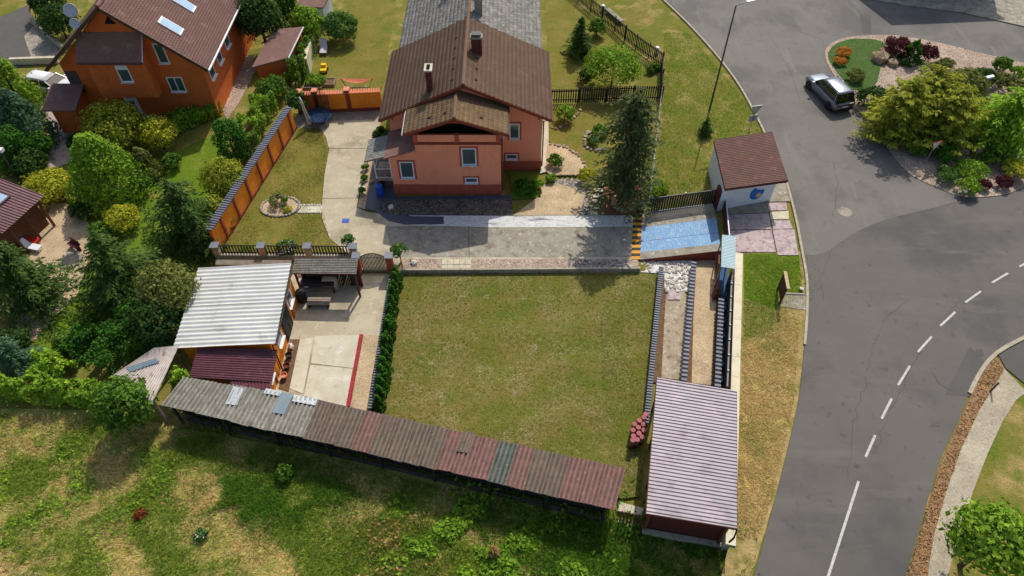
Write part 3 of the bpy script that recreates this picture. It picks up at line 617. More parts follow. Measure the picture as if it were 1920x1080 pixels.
# annex with lean-to roof on the left
AX0=-8.72
mb=MB(); mb.hexa([(AX0,FY+.02,.85),(FX0-.002,FY+.02,.85),(FX0-.002,YF-.003,.85),(AX0,YF-.003,.85)],[(AX0,FY+.02,3.55),(FX0-.002,FY+.02,4.15),(FX0-.002,YF-.003,4.15),(AX0,YF-.003,3.55)]); mb.build('annex_wall','pink_render',H)
MB().slab([(AX0-.35,FY-.3,3.52),(FX0-.004,FY-.3,4.3),(FX0-.004,YF-.005,4.3),(AX0-.35,YF-.005,3.52)],.1).build('annex_roof','shingle_brown',H)
window(H,(0,-1),(-7.58,FY+.02,2.25),1.0,1.5,'red_trim')
# porch on the left: fibre roof, posts, landing with railing
PX0=-10.55
MB().corr((PX0,FY+.05,3.05),(PX0,FY+2.4,3.05),(AX0-.3,FY+2.4,3.5),(AX0-.3,FY+.05,3.5),12,.02).build('porch_roof','slate_old',H)
MB().beam((PX0,FY,3.0),(AX0-.3,FY,3.44),.08,.14).build('porch_fascia','grey_wood',H)
MB().box(-10.0,AX0-.01,FY+.3,FY+2.2,.95,1.15).build('landing','concrete_grey',H)
MB().box(-10.0,-9.75,FY+.3,FY+2.2,-.1,.95).build('landing_wall','maroon_trim',H)
for x in (-9.96,AX0-.1): MB().box(x-.035,x+.035,FY+.3,FY+.37,1.15,3.1).build('porch_post','white_plastic',H)
MB().beam((-9.96,FY+.335,2.05),(AX0-.1,FY+.335,2.05),.05,.05).build('railing','white_plastic',H)
MB().beam((-9.96,FY+.335,1.25),(AX0-.1,FY+.335,1.25),.04,.04).build('railing','white_plastic',H)
MB().beam((-9.96,FY+.4,2.05),(-9.96,FY+2.2,2.05),.05,.05).build('railing','white_plastic',H)
bl=MB().box(-.012,.012,-.012,.012,0,.76).mesh('baluster','plastic_black')
for i in range(10): o=link('baluster',bl,H); o.location=Vector((-9.88+i*.115,FY+.335,1.27))-H.location
# chimneys
def chimney(parent,x,y,w,d,z0,z1,m,cap,holes):
    c=MB().box(x-w/2,x+w/2,y-d/2,y+d/2,z0,z1).build('chimney',m,parent)
    MB().box(x-w/2-.07,x+w/2+.07,y-d/2-.07,y+d/2+.07,z1,z1+.12).build('chimney_cap',cap,c)
    for hy in holes: MB().lathe([(.13,0),(.13,.06),(.10,.06),(.09,.015),(0,.015)],(x,y+hy,z1+.12),12).build('flue','dark_void',c)
chimney(H,-5.75,42.9,.42,.75,6.2,8.35,'chimney_red','concrete_pale',(-.2,.12))
chimney(H,-2.55,46.3,.75,.5,7.2,8.7,'chimney_red','concrete_grey',(0,))
MB().box(-2.9,-2.2,46.05,46.55,8.95,9.02).build('chimney_hood','steel_dark',H)
for sx in (-2.85,-2.25): MB().box(sx-.02,sx+.02,46.1,46.14,8.8,8.96).build('hood_leg','steel_dark',H)
# vent tiles near the ridges
def on_roof(e,r,ez,rz,t): return e+(r-e)*t, ez+(rz-ez)*t
vme=MB().add([(-.13,-.1,0),(.13,-.1,0),(.13,.1,0),(-.13,.1,0),(-.06,-.09,.13),(.06,-.09,.13)],[(0,3,2,1),(0,1,5,4),(1,2,5),(2,3,4,5),(3,0,4)]).mesh('vent_tile','roof_under')
for i in range(5):
    for e in (EX0,EX1):
        x,z=on_roof(e,RX,EZ,RZ,.86); o=link('vent_tile',vme,H); o.location=Vector((x,42.8+i*1.35,z+.06))-H.location; o.rotation_euler.z=math.pi/2*(1 if e<RX else -1)
for x,t in ((SE0,.5),(SE1,.5),(SE0,.8)):
    xx,z=on_roof(x,SRX,SEZ,SRZ,t); o=link('vent_tile',vme,H); o.location=Vector((xx,39.8,z+.06))-H.location; o.rotation_euler.z=math.pi/2*(1 if x<SRX else -1)
# ------------------------------------------------------------------ attached house behind
N=thing('attached_house',(-3.4,55,0),'attached house with weathered grey shingle roof joined behind the brown tiled roof','house')
NX0,NX1,NY0,NY1=-8.6,1.95,50.52,60.5
MB().box(NX0,NX1,NY0,NY1,-.1,4.9).build('wall','white_render',N)
mb=MB(); mb.add([(NX0,NY1-.3,4.9),(NX1,NY1-.3,4.9),(RX,NY1-.3,7.7),(NX0,NY1,4.9),(NX1,NY1,4.9),(RX,NY1,7.7)],[(0,1,2),(5,4,3),(0,2,5,3),(1,4,5,2)]); mb.build('gable_wall','white_render',N)
roof_pair(N,-9.0,2.4,RX,4.95,7.8,50.55,61,.15,'roof_under','slate_old',21,ridge='ridge_tile',tw=.42,tl=.36,wave=0,lift=.03,jit=.006)
chimney(N,-2.6,51.9,.6,.6,7.2,8.6,'concrete_grey','concrete_grey',(0,))
chimney(N,-5.2,56.2,.5,.5,6.6,8.4,'concrete_grey','concrete_grey',(0,))
for y in (53,57): window(N,(-1,0),(NX0,y,3.3),1.2,1.4,None); window(N,(1,0),(NX1,y,3.3),1.2,1.4,None)
# ------------------------------------------------------------------ terracotta house on the left
L=thing('terracotta_house',(-29.7,48.8,0),'large terracotta orange house with brown shingle roof, skylights and satellite dishes','house')
LX0,LX1,LY,LYB=-35.2,-24.25,48.8,62; LE,LR,LRX=4.9,10.0,-29.75
mb=MB().box(LX0,LX1,LY,LYB,-.2,5.0); mb.build('wall','terracotta_render',L)
mb=MB(); mb.add([(LX0,LY,5.),(LX1,LY,5.),(LRX,LY,LR-.3),(LX0,LY+.35,5.),(LX1,LY+.35,5.),(LRX,LY+.35,LR-.3)],[(0,1,2),(5,4,3),(0,2,5,3),(1,4,5,2)]); mb.build('gable_wall','terracotta_render',L)
for e in (-36.0,-23.5):
    rf=MB().slab([(e,48.1,LE),(LRX,48.1,LR),(LRX,63,LR),(e,63,LE)],.18).build('roof_slope','shingle_brown',L)
    tiles('roof_shingles','shingle_brown',(e,48.1,LE),(e,63,LE),(LRX,63,LR),(LRX,48.1,LR),rf,tw=.34,tl=.2,wave=0,lift=.008)
    MB().beam((e,48.08,LE-.1),(LRX,48.08,LR-.1),.06,.26).build('verge_board','gutter_brown',L)
    MB().tube([(e+(.06 if e>LRX else -.06),48.1,LE-.1),(e+(.06 if e>LRX else -.06),63,LE-.1)],.08,8).build('gutter','white_plastic' if e>LRX else 'gutter_brown',L)
MB().tube([(LRX,48.1,LR+.03),(LRX,63,LR+.03)],.15,8).build('ridge_cap','shingle_brown',L)
def skylight(par,e,rx,ez,rz,t0,t1,y0,y1,rev=False):
    e0=Vector((e+(rx-e)*t0,0,ez+(rz-ez)*t0)); e1=Vector((e+(rx-e)*t1,0,ez+(rz-ez)*t1)); n=Vector(((rz-ez)*(1 if e>rx else -1),0,abs(rx-e))).normalized()
    q=[(e0.x,y0,e0.z),(e0.x,y1,e0.z),(e1.x,y1,e1.z),(e1.x,y0,e1.z)]; q=[Vector(a) for a in q]
    w=MB().hexa([a-n*.05 for a in q],[a+n*.12 for a in q]).build('skylight','white_plastic',par)
    c=sum(q,Vector())/4; qq=[c+(a-c)*.82 for a in q]; MB().hexa([a+n*.05 for a in qq],[a+n*.135 for a in qq]).build('pane','glass_roof',w)
skylight(L,-23.5,LRX,LE,LR,.33,.55,50.0,50.9); skylight(L,-23.5,LRX,LE,LR,.33,.55,53.4,54.3); skylight(L,-23.5,LRX,LE,LR,.5,.72,56.6,57.4)
# bay above the door
by=47.55; bx0,bx1=on_wall(176,150,by).x,on_wall(284,150,by).x; BE,BR_=6.15,7.65
MB().box(bx0,bx1,by,LY-.003,2.75,BE).build('bay_wall','terracotta_render',L)
mb=MB(); mb.add([(bx0,by+.02,BE),(bx1,by+.02,BE),(bx1,LY-.004,BE),(bx0,LY-.004,BE),(bx1,LY-.004,BR_-.2),(bx0,LY-.004,BR_-.2)],[(0,3,2,1),(0,1,4,5),(1,2,4),(0,5,3),(2,3,5,4)]); mb.build('bay_gable','terracotta_render',L)
MB().slab([(bx0-.35,by-.45,BE),(bx1+.12,by-.45,BE),(bx1+.12,LY-.006,BR_),(bx0-.35,LY-.006,BR_)],.12).build('bay_roof','shingle_brown',L)
tiles('bay_shingles','shingle_brown',(bx0-.35,by-.45,BE),(bx1+.12,by-.45,BE),(bx1+.12,LY-.006,BR_),(bx0-.35,LY-.006,BR_),L,tw=.34,tl=.2,wave=0,lift=.008)
MB().tube([(bx0-.35,by-.5,BE-.1),(bx1+.12,by-.5,BE-.1)],.07,8).build('gutter','gutter_brown',L)
MB().tube([(bx1+.16,by-.45,BE),(bx1+.16,LY,BR_)],.03,6).build('verge_trim','white_plastic',L)
window(L,(0,-1),on_wall(233,138,by),.95,1.45,None,shutter=.3)
window(L,(0,-1),on_wall(302,100,LY),.8,1.7,None); window(L,(0,-1),on_wall(331,158,LY),1.25,1.35,None,mull=1)
window(L,(0,-1),on_wall(141,152,LY),.9,1.8,None,m='brown_wood',mull=2); MB().add([(-29.75-.45,LY-.01,8.3),(-29.75+.45,LY-.01,8.3),(-29.75,LY-.01,8.95),(-30.2,LY+.02,8.3),(-29.3,LY+.02,8.3),(-29.75,LY+.02,8.95)],[(0,1,2),(0,3,4,1),(0,2,5,3),(1,4,5,2)]).build('attic_window','dark_void',L)
for y in (50.2,52.4,54.8): window(L,(1,0),(LX1,y,3.6),1.1,1.6,None)
dx=on_wall(250,196,LY).x
dr=MB().box(dx-.5,dx+.5,LY-.05,LY+.02,.15,2.3).build('front_door','white_plastic',L)
for z in (.7,1.3,1.9): MB().box(dx-.2,dx+.2,LY-.065,LY-.04,z,z+.28).build('door_pane','dark_void',dr)
MB().box(dx-1.3,dx+.1,LY-.7,LY-.01,2.45,2.53).build('door_canopy','white_plastic',L)
MB().box(dx-1.2,dx+1.2,LY-1.4,LY-.01,-.1,.22).build('doorstep','concrete_grey',L)
# low garage porch at its left front
mb=MB().box(-36.3,-34.4,46.6,LY-.005,-.2,2.5); mb.build('porch_wall','terracotta_render',L)
MB().slab([(-36.7,46.2,2.5),(-34.1,46.2,2.5),(-34.1,48.79,3.2),(-36.7,48.79,3.2)],.12).build('porch_roof','shingle_brown',L)
# dishes on the left verge
for (p,r) in ((on_wall(133,20,49.6),.5),(on_wall(141,44,48.4),.36)):
    d=MB().lathe([(.02,0),(r*.6,.05),(r,.16),(r-.02,.18),(r*.6,.07),(0,.02)],(0,0,0),20).build('dish','cloth_grey',L,world=False,smooth=True); d.location=Vector(p)-L.location; d.rotation_euler=(R(60),0,R(20))
    MB().tube([Vector(p),Vector(p)+Vector((.25,.25,-1.9))],.025,6).build('dish_arm','steel',L)
# brown garden shed right of it
S=thing('garden_shed',(-20.8,56.2,0),'terracotta garden shed with brown mono pitch roof beside the ivy wall','shed')
sh=[G(472,126,2.1),G(540,108,2.2),G(568,50,2.9),G(512,55,2.8)]
MB().slab(sh,.14).build('roof','shingle_brown',S)
c=sum(sh,Vector())/4; ins=[c+(p-c)*.88 for p in sh]; MB().prism([tuple(p.xy) for p in ins],-.1,lambda x,y:2.02+(y-ins[0].y)*.1).build('wall','terracotta_render',S)
MB().tube([sh[1]+Vector((.03,0,-.05)),sh[2]+Vector((.03,0,-.05))],.06,6).build('gutter','white_plastic',S)
S2=thing('garden_shed',G(590,8,0),'small shed with pale brown roof beyond the ivy wall at the far end','shed')
sh=[G(555,12,2.2),G(606,14,2.2),G(622,-18,2.6),G(570,-20,2.6)]; MB().slab(sh,.12).build('roof','shingle_brown',S2); c=sum(sh,Vector())/4; ins=[c+(p-c)*.86 for p in sh]; MB().prism([tuple(p.xy) for p in ins],-.1,2.1).build('wall','white_render',S2)
# house at the left edge with a maroon roof
K=thing('garden_house',G(0,420,0),'garden house with ribbed maroon roof and roof window at the gravel terrace','house')
kr=[G(-120,470,2.6),G(0,446,2.6),G(83,366,2.6),G(0,336,3.6),G(-120,320,3.9)]
ka,kb,kc,kd=G(5,437,2.5),G(84,366,2.5),G(-10,330,3.9),G(-100,402,3.9)
MB().corr(ka,kb,kc,kd,18,.025,trap=True).build('roof','burgundy_sheet',K)
ke,kf=ka+(kd-ka)*2+Vector((0,0,-2.8)),kb+(kc-kb)*2+Vector((0,0,-2.8)); MB().corr(kd,kc,kf,ke,18,.025,trap=True).build('roof','burgundy_sheet',K)
dd=(kd-ka).normalized(); dd.z=0; u=(kb-ka); u.z=0; u.normalize()
q=[ka+dd*.7+u*.4,kb+dd*.7-u*.4,kf-dd*.7-u*.4,ke-dd*.7+u*.4]; MB().prism([tuple(p.xy) for p in q],-.1,2.45).build('wall','brown_wood',K)
for t in (.15,.5,.85): p=ka.lerp(kb,t)+dd*.15; MB().box(p.x-.07,p.x+.07,p.y-.07,p.y+.07,-.1,2.5).build('post','brown_wood',K)
skc=ka.lerp(kb,.62)+(kd-ka)*.62; n=(kb-ka).cross(kd-ka).normalized(); n=n if n.z>0 else -n; uu=(kb-ka).normalized(); vv=(kd-ka).normalized()
q=[skc+uu*a*.45+vv*b*.6 for a,b in ((-1,-1),(1,-1),(1,1),(-1,1))]; w=MB().hexa(q,[p+n*.12 for p in q]).build('skylight','gutter_brown',K); q=[skc+uu*a*.36+vv*b*.5 for a,b in ((-1,-1),(1,-1),(1,1),(-1,1))]; MB().hexa(q,[p+n*.135 for p in q]).build('pane','glass_roof',w)
# ------------------------------------------------------------------ workshop with white corrugated roof
Wk=thing('workshop',(-16.7,26.7,-.25),'orange workshop with white corrugated metal roof beside the concrete yard','workshop')
wx0,wx1,wy0,wy1=-19.2,-14.05,23.95,29.4
mb=MB(); mb.hexa([(wx0,wy0,-.35),(wx1,wy0,-.35),(wx1,wy1,-.35),(wx0,wy1,-.35)],[(wx0,wy0,2.35),(wx1,wy0,2.72),(wx1,wy1,2.72),(wx0,wy1,2.35)]); mb.build('wall','orange_render',Wk)
ra,rb,rc,rd=Vector((-19.55,23.6,2.45)),Vector((-13.55,23.6,2.92)),Vector((-13.85,29.75,2.92)),Vector((-19.85,29.75,2.45))
for i in range(3):   # three sheets side by side along the roof, three down it
    for j in range(2):
        u0,u1=i/3,(i+1)/3; v0,v1=j/2,(j+1)/2
        P=lambda u,v:(ra.lerp(rb,u)).lerp(rd.lerp(rc,u),v)+Vector((0,0,.012*(i%2)+.006*j))
        MB().corr(P(u0-.01*(i>0),v0),P(u0-.01*(i>0),v1+.005),P(u1,v1+.005),P(u1,v0),10,.034).build('roof_sheet','white_sheet',Wk)
MB().tube([(-13.5,23.6,2.78),(-13.8,29.75,2.78)],.06,8).build('gutter','plastic_black',Wk)
MB().tube([(-13.52,23.7,2.72),(-13.9,23.9,2.3),(-13.95,23.92,-.2)],.045,8).build('downpipe','plastic_black',Wk)
for y in (28.2,25.2): window(Wk,(1,0),(wx1,y,1.35),.95,1.0,None)
d=MB().box(wx1-.02,wx1+.06,26.0,27.5,-.25,2.05).build('door','black_wood',Wk)
for y in (26.12,26.82): 
    for z in (-.1,1.0): MB().box(wx1+.05,wx1+.085,y,y+.56,z,z+.9).build('door_panel','plastic_black',d)
MB().box(wx1-.02,wx1+.05,27.9,28.0,-.3,2.5).build('pilaster','maroon_trim',Wk)
# burgundy lean-to at its south side
Le=thing('lean_to',(-16.7,22.5,-.25),'lean-to with burgundy ribbed roof against the workshop','lean-to')
la,lb,lc,ld=G(355,706,2.1),G(510,716,2.12),G(520,655,2.35),G(370,652,2.3)
MB().corr(la,ld,lc,lb,13,.022,trap=True).build('roof_sheet','burgundy_sheet',Le)
lg=[G(430,706,2.04),G(508,714,2.06),G(506,732,1.95),G(432,722,1.95)]; MB().corr(lg[0],lg[1],lg[2],lg[3],12,.02,trap=True).build('roof_sheet','burgundy_sheet',Le)
MB().prism([tuple(G(a,b,1.95).xy) for a,b in [(380,662),(500,664),(492,704),(376,694)]],-.35,1.98).build('wall','orange_render',Le)
MB().box(wx1-.25,wx1-.03,21.75,wy0-.003,-.35,1.95).build('side_wall','orange_render',Le)
window(Le,(1,0),(wx1-.03,22.6,1.2),.8,.8,None)
MB().box(wx1-.05,wx1+.03,23.0,23.12,-.3,2.0).build('pilaster','maroon_trim',Le)
# ------------------------------------------------------------------ long open shelter along the meadow
Sh=thing('long_shelter',G(330,790,-.4),'long low shelter of patched corrugated sheets bordering the meadow','shelter')
nA,nB=G(345,706,2.2),G(1173,879,2.2); sA,sB=G(303,760,1.85),G(1152,957,1.85)
nM,sM=G(598,750,2.2),G(568,822,1.85)
seq=[(.0,'eternit_grey'),(.12,'eternit_grey'),(.215,'sheet_clear'),(.262,'eternit_grey')]
cols1=['eternit_grey','eternit_grey','eternit_grey','eternit_grey','eternit_grey','eternit_grey','eternit_grey','eternit_grey']
def shelter_run(n0,n1,s0,s1,mats,waves,z=0,amp=.03):
    k=len(mats)
    for i,m in enumerate(mats):
        u0=i/k-(.004 if i else 0); u1=(i+1)/k; dz=Vector((0,0,z+.016*(i%2)+random.uniform(0,.008)))
        MB().corr(n0.lerp(n1,u0)+dz+Vector((0,random.uniform(-.06,.06),0)),n0.lerp(n1,u1)+dz,s0.lerp(s1,u1)+dz+Vector((0,random.uniform(-.08,.08),0)),s0.lerp(s1,u0)+dz,waves,amp,along=4).build('roof_sheet',m,Sh)
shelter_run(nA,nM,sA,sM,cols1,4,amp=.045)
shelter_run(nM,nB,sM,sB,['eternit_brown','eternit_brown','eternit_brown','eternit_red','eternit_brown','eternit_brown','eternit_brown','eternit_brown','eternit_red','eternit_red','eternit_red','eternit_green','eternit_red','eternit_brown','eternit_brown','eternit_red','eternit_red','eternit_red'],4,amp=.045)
def patch(px,m,waves,dz=.05):
    q=[]
    for a,b in px:
        t=.5; z=2.0
        for _ in range(6):
            p=G(a,b,z); v=(nA.lerp(nB,max(0,min(1,(p.x-nA.x)/(nB.x-nA.x))))); s=(sA.lerp(sB,max(0,min(1,(p.x-sA.x)/(sB.x-sA.x))))); f=max(0,min(1,(v.y-p.y)/(v.y-s.y))); z=2.2-.35*f+dz
        q.append(G(a,b,z))
    MB().corr(q[0],q[1],q[2],q[3],waves,.03).build('patch_sheet',m,Sh)
patch([(438,724),(458,728),(445,760),(423,757)],'sheet_clear',4); patch([(528,735),(551,739),(533,777),(511,773)],'sheet_bluegrey',4); patch([(500,728),(530,734),(524,742),(494,737)],'sheet_clear',4); patch([(552,740),(596,748),(592,760),(548,752)],'sheet_clear',5)
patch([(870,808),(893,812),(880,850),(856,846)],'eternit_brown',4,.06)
for i in range(9):
    t=i/8; 
    for P0,P1,h in ((nA,nB,2.1),(sA,sB,1.75)):
        p=P0.lerp(P1,.015+.97*t); d=.12 if P0 is nA else -.25; MB().box(p.x-.06,p.x+.06,p.y-d-.06,p.y-d+.06,-.6,h-.05).build('post','black_wood',Sh)
for P0,P1,h,dy in ((nA,nB,2.0,-.12),(sA,sB,1.66,.25)): MB().beam(P0+Vector((0,dy,h-P0.z)),P1+Vector((0,dy,h-P1.z)),.1,.14).build('beam','maroon_wood',Sh)
ba,bb=sA+Vector((.3,.75,0)),sB+Vector((-.2,.75,0))
nb=118; bme=MB().box(-.125,.125,-.015,.015,0,2.1).mesh('wall_board','black_wood')  # near-black boards stand in for the deep shade under the eave
for i in range(nb):
    o=link('wall_board',bme,Sh); o.location=Vector((*ba.lerp(bb,(i+.5)/nb).xy,-.45))-Sh.location; o.rotation_euler.z=math.atan2((bb-ba).y,(bb-ba).x)
MB().beam(Vector((*(sA+Vector((.6,.35,0))).xy,-.42)),Vector((*(sB+Vector((-.2,.35,0))).xy,-.42)),.2,.5).build('plinth','shaded_plinth',Sh)  # plinth colour darkened for the eave's shadow on it
# pale canopy in the left corner
Cn=thing('canopy',G(270,700,0),'pale translucent corrugated canopy overgrown by a vine next to the workshop','canopy')
q=[G(212,704,2.3),G(284,757,2.2),G(322,700,2.5),G(336,648,2.6),G(282,660,2.6)]
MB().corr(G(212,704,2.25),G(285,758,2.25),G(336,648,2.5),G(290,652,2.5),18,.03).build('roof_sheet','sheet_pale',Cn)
MB().corr(G(236,690,2.36),G(244,697,2.36),G(300,678,2.5),G(292,672,2.5),3,.02).build('roof_sheet','sheet_bluegrey',Cn)
for a,b in ((222,700),(284,748),(326,655),(290,662)): p=G(a,b,2.2); MB().box(p.x-.05,p.x+.05,p.y-.05,p.y+.05,-.4,2.2).build('post','grey_wood',Cn)
# ------------------------------------------------------------------ yard shelter with tools
Ys=thing('yard_shelter',G(610,520,-.25),'small open shelter with grey corrugated fibre roof sheltering a workbench','shelter')
ya,yb,yc,yd=G(547,512,2.15),G(668,514,2.15),G(672,485,2.35),G(553,484,2.35)
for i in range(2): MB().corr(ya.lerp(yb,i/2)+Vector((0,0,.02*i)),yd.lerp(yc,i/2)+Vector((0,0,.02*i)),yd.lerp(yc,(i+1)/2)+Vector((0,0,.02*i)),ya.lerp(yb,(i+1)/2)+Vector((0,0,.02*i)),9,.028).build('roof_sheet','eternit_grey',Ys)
for p in (ya+Vector((.15,.12,0)),yb+Vector((-.15,.12,0)),yc+Vector((-.15,-.1,0)),yd+Vector((.15,-.1,0))): MB().box(p.x-.06,p.x+.06,p.y-.06,p.y+.06,-.35,p.z-.04).build('post','maroon_wood',Ys)
MB().beam(ya+Vector((0,.1,-.1)),yb+Vector((0,.1,-.1)),.08,.12).build('beam','maroon_wood',Ys)
bq=[yd+Vector((.1,-.05,0)),yc+Vector((-.1,-.05,0))]; bme=MB().box(-.1,.1,-.015,.015,0,1.9).mesh('shade_board','black_wood')  # added board wall that keeps the space under the roof dark
for i in range(20):
    o=link('shade_board',bme,Ys); o.location=Vector((*bq[0].lerp(bq[1],(i+.5)/20).xy,-.3))-Ys.location
wb=thing('workbench',G(602,549,-.25),'dark topped workbench under the corrugated yard shelter','workbench'); c=wb.location
MB().box(c.x-1.2,c.x+1.0,c.y-.1,c.y+.8,.55,.62).build('bench_top','plastic_black',wb)  # blue-black top, blackened further in place of the roof's shade
for sx in (-1.1,.9):
    for sy in (0,.7): MB().box(c.x+sx-.05,c.x+sx+.05,c.y+sy-.05,c.y+sy+.05,-.3,.55).build('leg','steel_dark',wb)
MB().box(c.x-1.1,c.x+.9,c.y,c.y+.7,.05,.1).build('shelf','grey_wood',wb)
o=single(MB().lathe([(.28,0),(.32,.05),(.32,.85),(.3,.9)],G(568,563,-.25),16),'barrel','plastic_black','black plastic barrel under the yard shelter beside the workshop wall','barrel')
o=single(MB().lathe([(.26,0),(.3,.05),(.3,.8),(.2,.84)],G(574,541,-.25),16),'barrel','white_plastic','white plastic barrel behind the workbench under the yard shelter','barrel')
o=single(MB().box(*(lambda c:(c.x-.45,c.x+.45,c.y-.3,c.y+.3,-.25,.65))(G(622,537,-.25))),'cabinet','wall_cream','cream metal cabinet standing under the yard shelter','cabinet')
ct=thing('hand_cart',G(600,571,-.25),'low grey trolley with pale boards in front of the workbench','trolley'); c=ct.location
for i in range(3): MB().box(c.x-.75,c.x+.75,c.y-.35+i*.22,c.y-.16+i*.22,.12,.17).build('deck_board','grey_wood',ct)
for sx in (-.6,.6):
    for sy in (-.25,.2): MB().tube([(c.x+sx-.03,c.y+sy,-.13),(c.x+sx+.03,c.y+sy,-.13)],.12,10).build('wheel','tyre',ct)
MB().beam((c.x-.7,c.y-.02,.06),(c.x+.7,c.y-.02,.06),.5,.1).build('frame','steel_dark',ct)
for i in range(6):
    a=G(628+i*5,540-(i%3)*3,.0); o=single(MB().beam(a+Vector((0,0,-.2)),a+Vector((.5,.5,1.1)),.07,.03),'plank','pale_wood','loose pale plank leaning at the back of the yard shelter','plank','planks leaning under the yard shelter')
# ------------------------------------------------------------------ carport at the road
Cp=thing('carport',(9.3,17,-.25),'carport with ribbed metal roof of pale mauve sheen beside the road','carport')
ca,cb,cc,cd=G(1212,962,2.6),G(1382,990,2.6),G(1381,733,2.75),G(1232,708,2.75)
for i in range(3):
    u0,u1=i/3,(i+1)/3+(.004 if i<2 else 0); dz=Vector((0,0,.01*i))
    MB().corr(ca.lerp(cd,u0)+dz,ca.lerp(cd,u1)+dz,cb.lerp(cc,u1)+dz,cb.lerp(cc,u0)+dz,13,.026,trap=True,seg=12).build('roof_sheet','carport_metal',Cp)
for a,b in ((ca,cd),(cb,cc),(ca,cb),(cd,cc)): MB().beam(a+Vector((0,0,-.12)),b+Vector((0,0,-.12)),.07,.14).build('fascia','brown_wood' if a is ca and b is cd else 'maroon_wood',Cp)
for i in range(4):
    t=.03+.94*i/3; p=ca.lerp(cd,t)+Vector((.25,0,0)); MB().box(p.x-.07,p.x+.07,p.y-.07,p.y+.07,-.4,p.z-.15).build('post','brown_wood',Cp)
    p=cb.lerp(cc,t)+Vector((-.35,0,0)); MB().box(p.x-.07,p.x+.07,p.y-.07,p.y+.07,-.4,p.z-.15).build('post','brown_wood',Cp)
for i in range(6):
    t=(i+.5)/6; MB().beam(ca.lerp(cd,t)+Vector((0,0,-.14)),cb.lerp(cc,t)+Vector((0,0,-.14)),.08,.12).build('rafter','brown_wood',Cp)
p=ca.lerp(cb,.98); MB().tube([p+Vector((.1,-.05,-.1)),p+Vector((.0,-.3,-.5)),p+Vector((-.05,-.25,-1.2))],.05,8).build('downpipe','plastic_black',Cp)
me=MB().box(-.105,.105,-.02,.02,0,2.1).mesh('cladding_board','maroon_wood')
a,b=Vector((*ca.xy,-.35))+Vector((.3,.35,0)),Vector((*cb.xy,-.35))+Vector((-.3,.35,0)); nn=19
for i in range(nn): o=link('cladding_board',me,Cp); o.location=a.lerp(b,(i+.5)/nn)-Cp.location; o.rotation_euler.z=math.atan2((b-a).y,(b-a).x)
MB().beam(a+Vector((-.1,-.2,.1)),b+Vector((.2,-.2,.1)),.25,.6).build('plinth','wall_block',Cp)
# fence piece between shelter and carport
Fp=thing('picket_fence',G(1160,978,-.35),'short dark picket fence piece on a concrete base between shelter and carport','fence')
a,b=G(1158,978,-.3),G(1216,990,-.3); pickets(Fp,a,b,1.35,.17,.075,'brown_wood',rails=(.15,.85)); MB().beam(a+Vector((0,0,-.05)),b+Vector((0,0,-.05)),.2,.25).build('base','wall_block',Fp)
MB().beam(G(1160,950,-.2),G(1205,962,-.2),.5,.12).build('concrete_slab','concrete_pale')['kind']='structure'
# stack of ridge tiles by the carport
tl=MB(); 
bme=None
sm_=MB()
n=10; vs=[];fs=[]
for j,(r,z) in enumerate(((.11,0),(.11,.42),(.085,.42),(.085,0))):
    for k in range(n+1): a=math.pi*k/n; vs.append((r*math.cos(a),z,r*math.sin(a)))
for k in range(n): 
    fs+=[(k,k+1,n+1+k+1,n+1+k),(n+1+k,n+1+k+1,2*n+2+k+1,2*n+2+k),(2*n+2+k,2*n+2+k+1,3*n+3+k+1,3*n+3+k),(3*n+3+k,3*n+3+k+1,k+1,k)]
bme=MB().lathe([(.0,0),(.15,0),(.15,.44),(.14,.45),(0,.45)],(0,0,0),14).mesh('ridge_tile','tile_maroon')
pos=[(1190,795),(1199,789),(1207,784),(1187,806),(1197,802),(1206,797),(1188,817),(1198,813),(1207,808),(1195,824),(1204,820),(1186,827),(1211,776)]
for i,(a,b) in enumerate(pos):
    p=G(a,b,.55); z0=-.25
    o=link('palisade_post',bme); o.location=(p.x,p.y,.1+.12*((i*7)%3)/2); tag(o,'upright round maroon palisade post with pink top beside the carport','post','palisade posts beside the carport')
    st=MB().lathe([(.12,-.1),(.12,.3)],(0,0,0),10).mesh('post_base','maroon_wood'); q=link('post_base',st,o); q.location=(0,0,-.25-o.location.z); 
# ------------------------------------------------------------------ low walls with ribbed caps beside the road
a,b=G(1240,500,.35),G(1212,795,.35); capped_wall('capped_wall','low wall with grey ribbed cap tiles along the right side of the square lawn',(a.x,a.y),(b.x,b.y),.62,.16,'black_wood','cap_grey',.32,.19,-.25)
a,b=G(1301,490,.35),G(1282,716,.35); capped_wall('capped_wall','grey ribbed cap wall between the rubble strip and the gravel walk',(a.x,a.y),(b.x,b.y),.6,.16,'black_wood','cap_grey',.34,.3,-.25)
a,b=G(1352,560,.5),G(1345,728,.5); capped_wall('capped_wall','grey ribbed cap wall beside the blue corridor at the roadside fence',(a.x,a.y),(b.x,b.y),.8,.16,'black_wood','cap_grey',.36,.3,-.25)
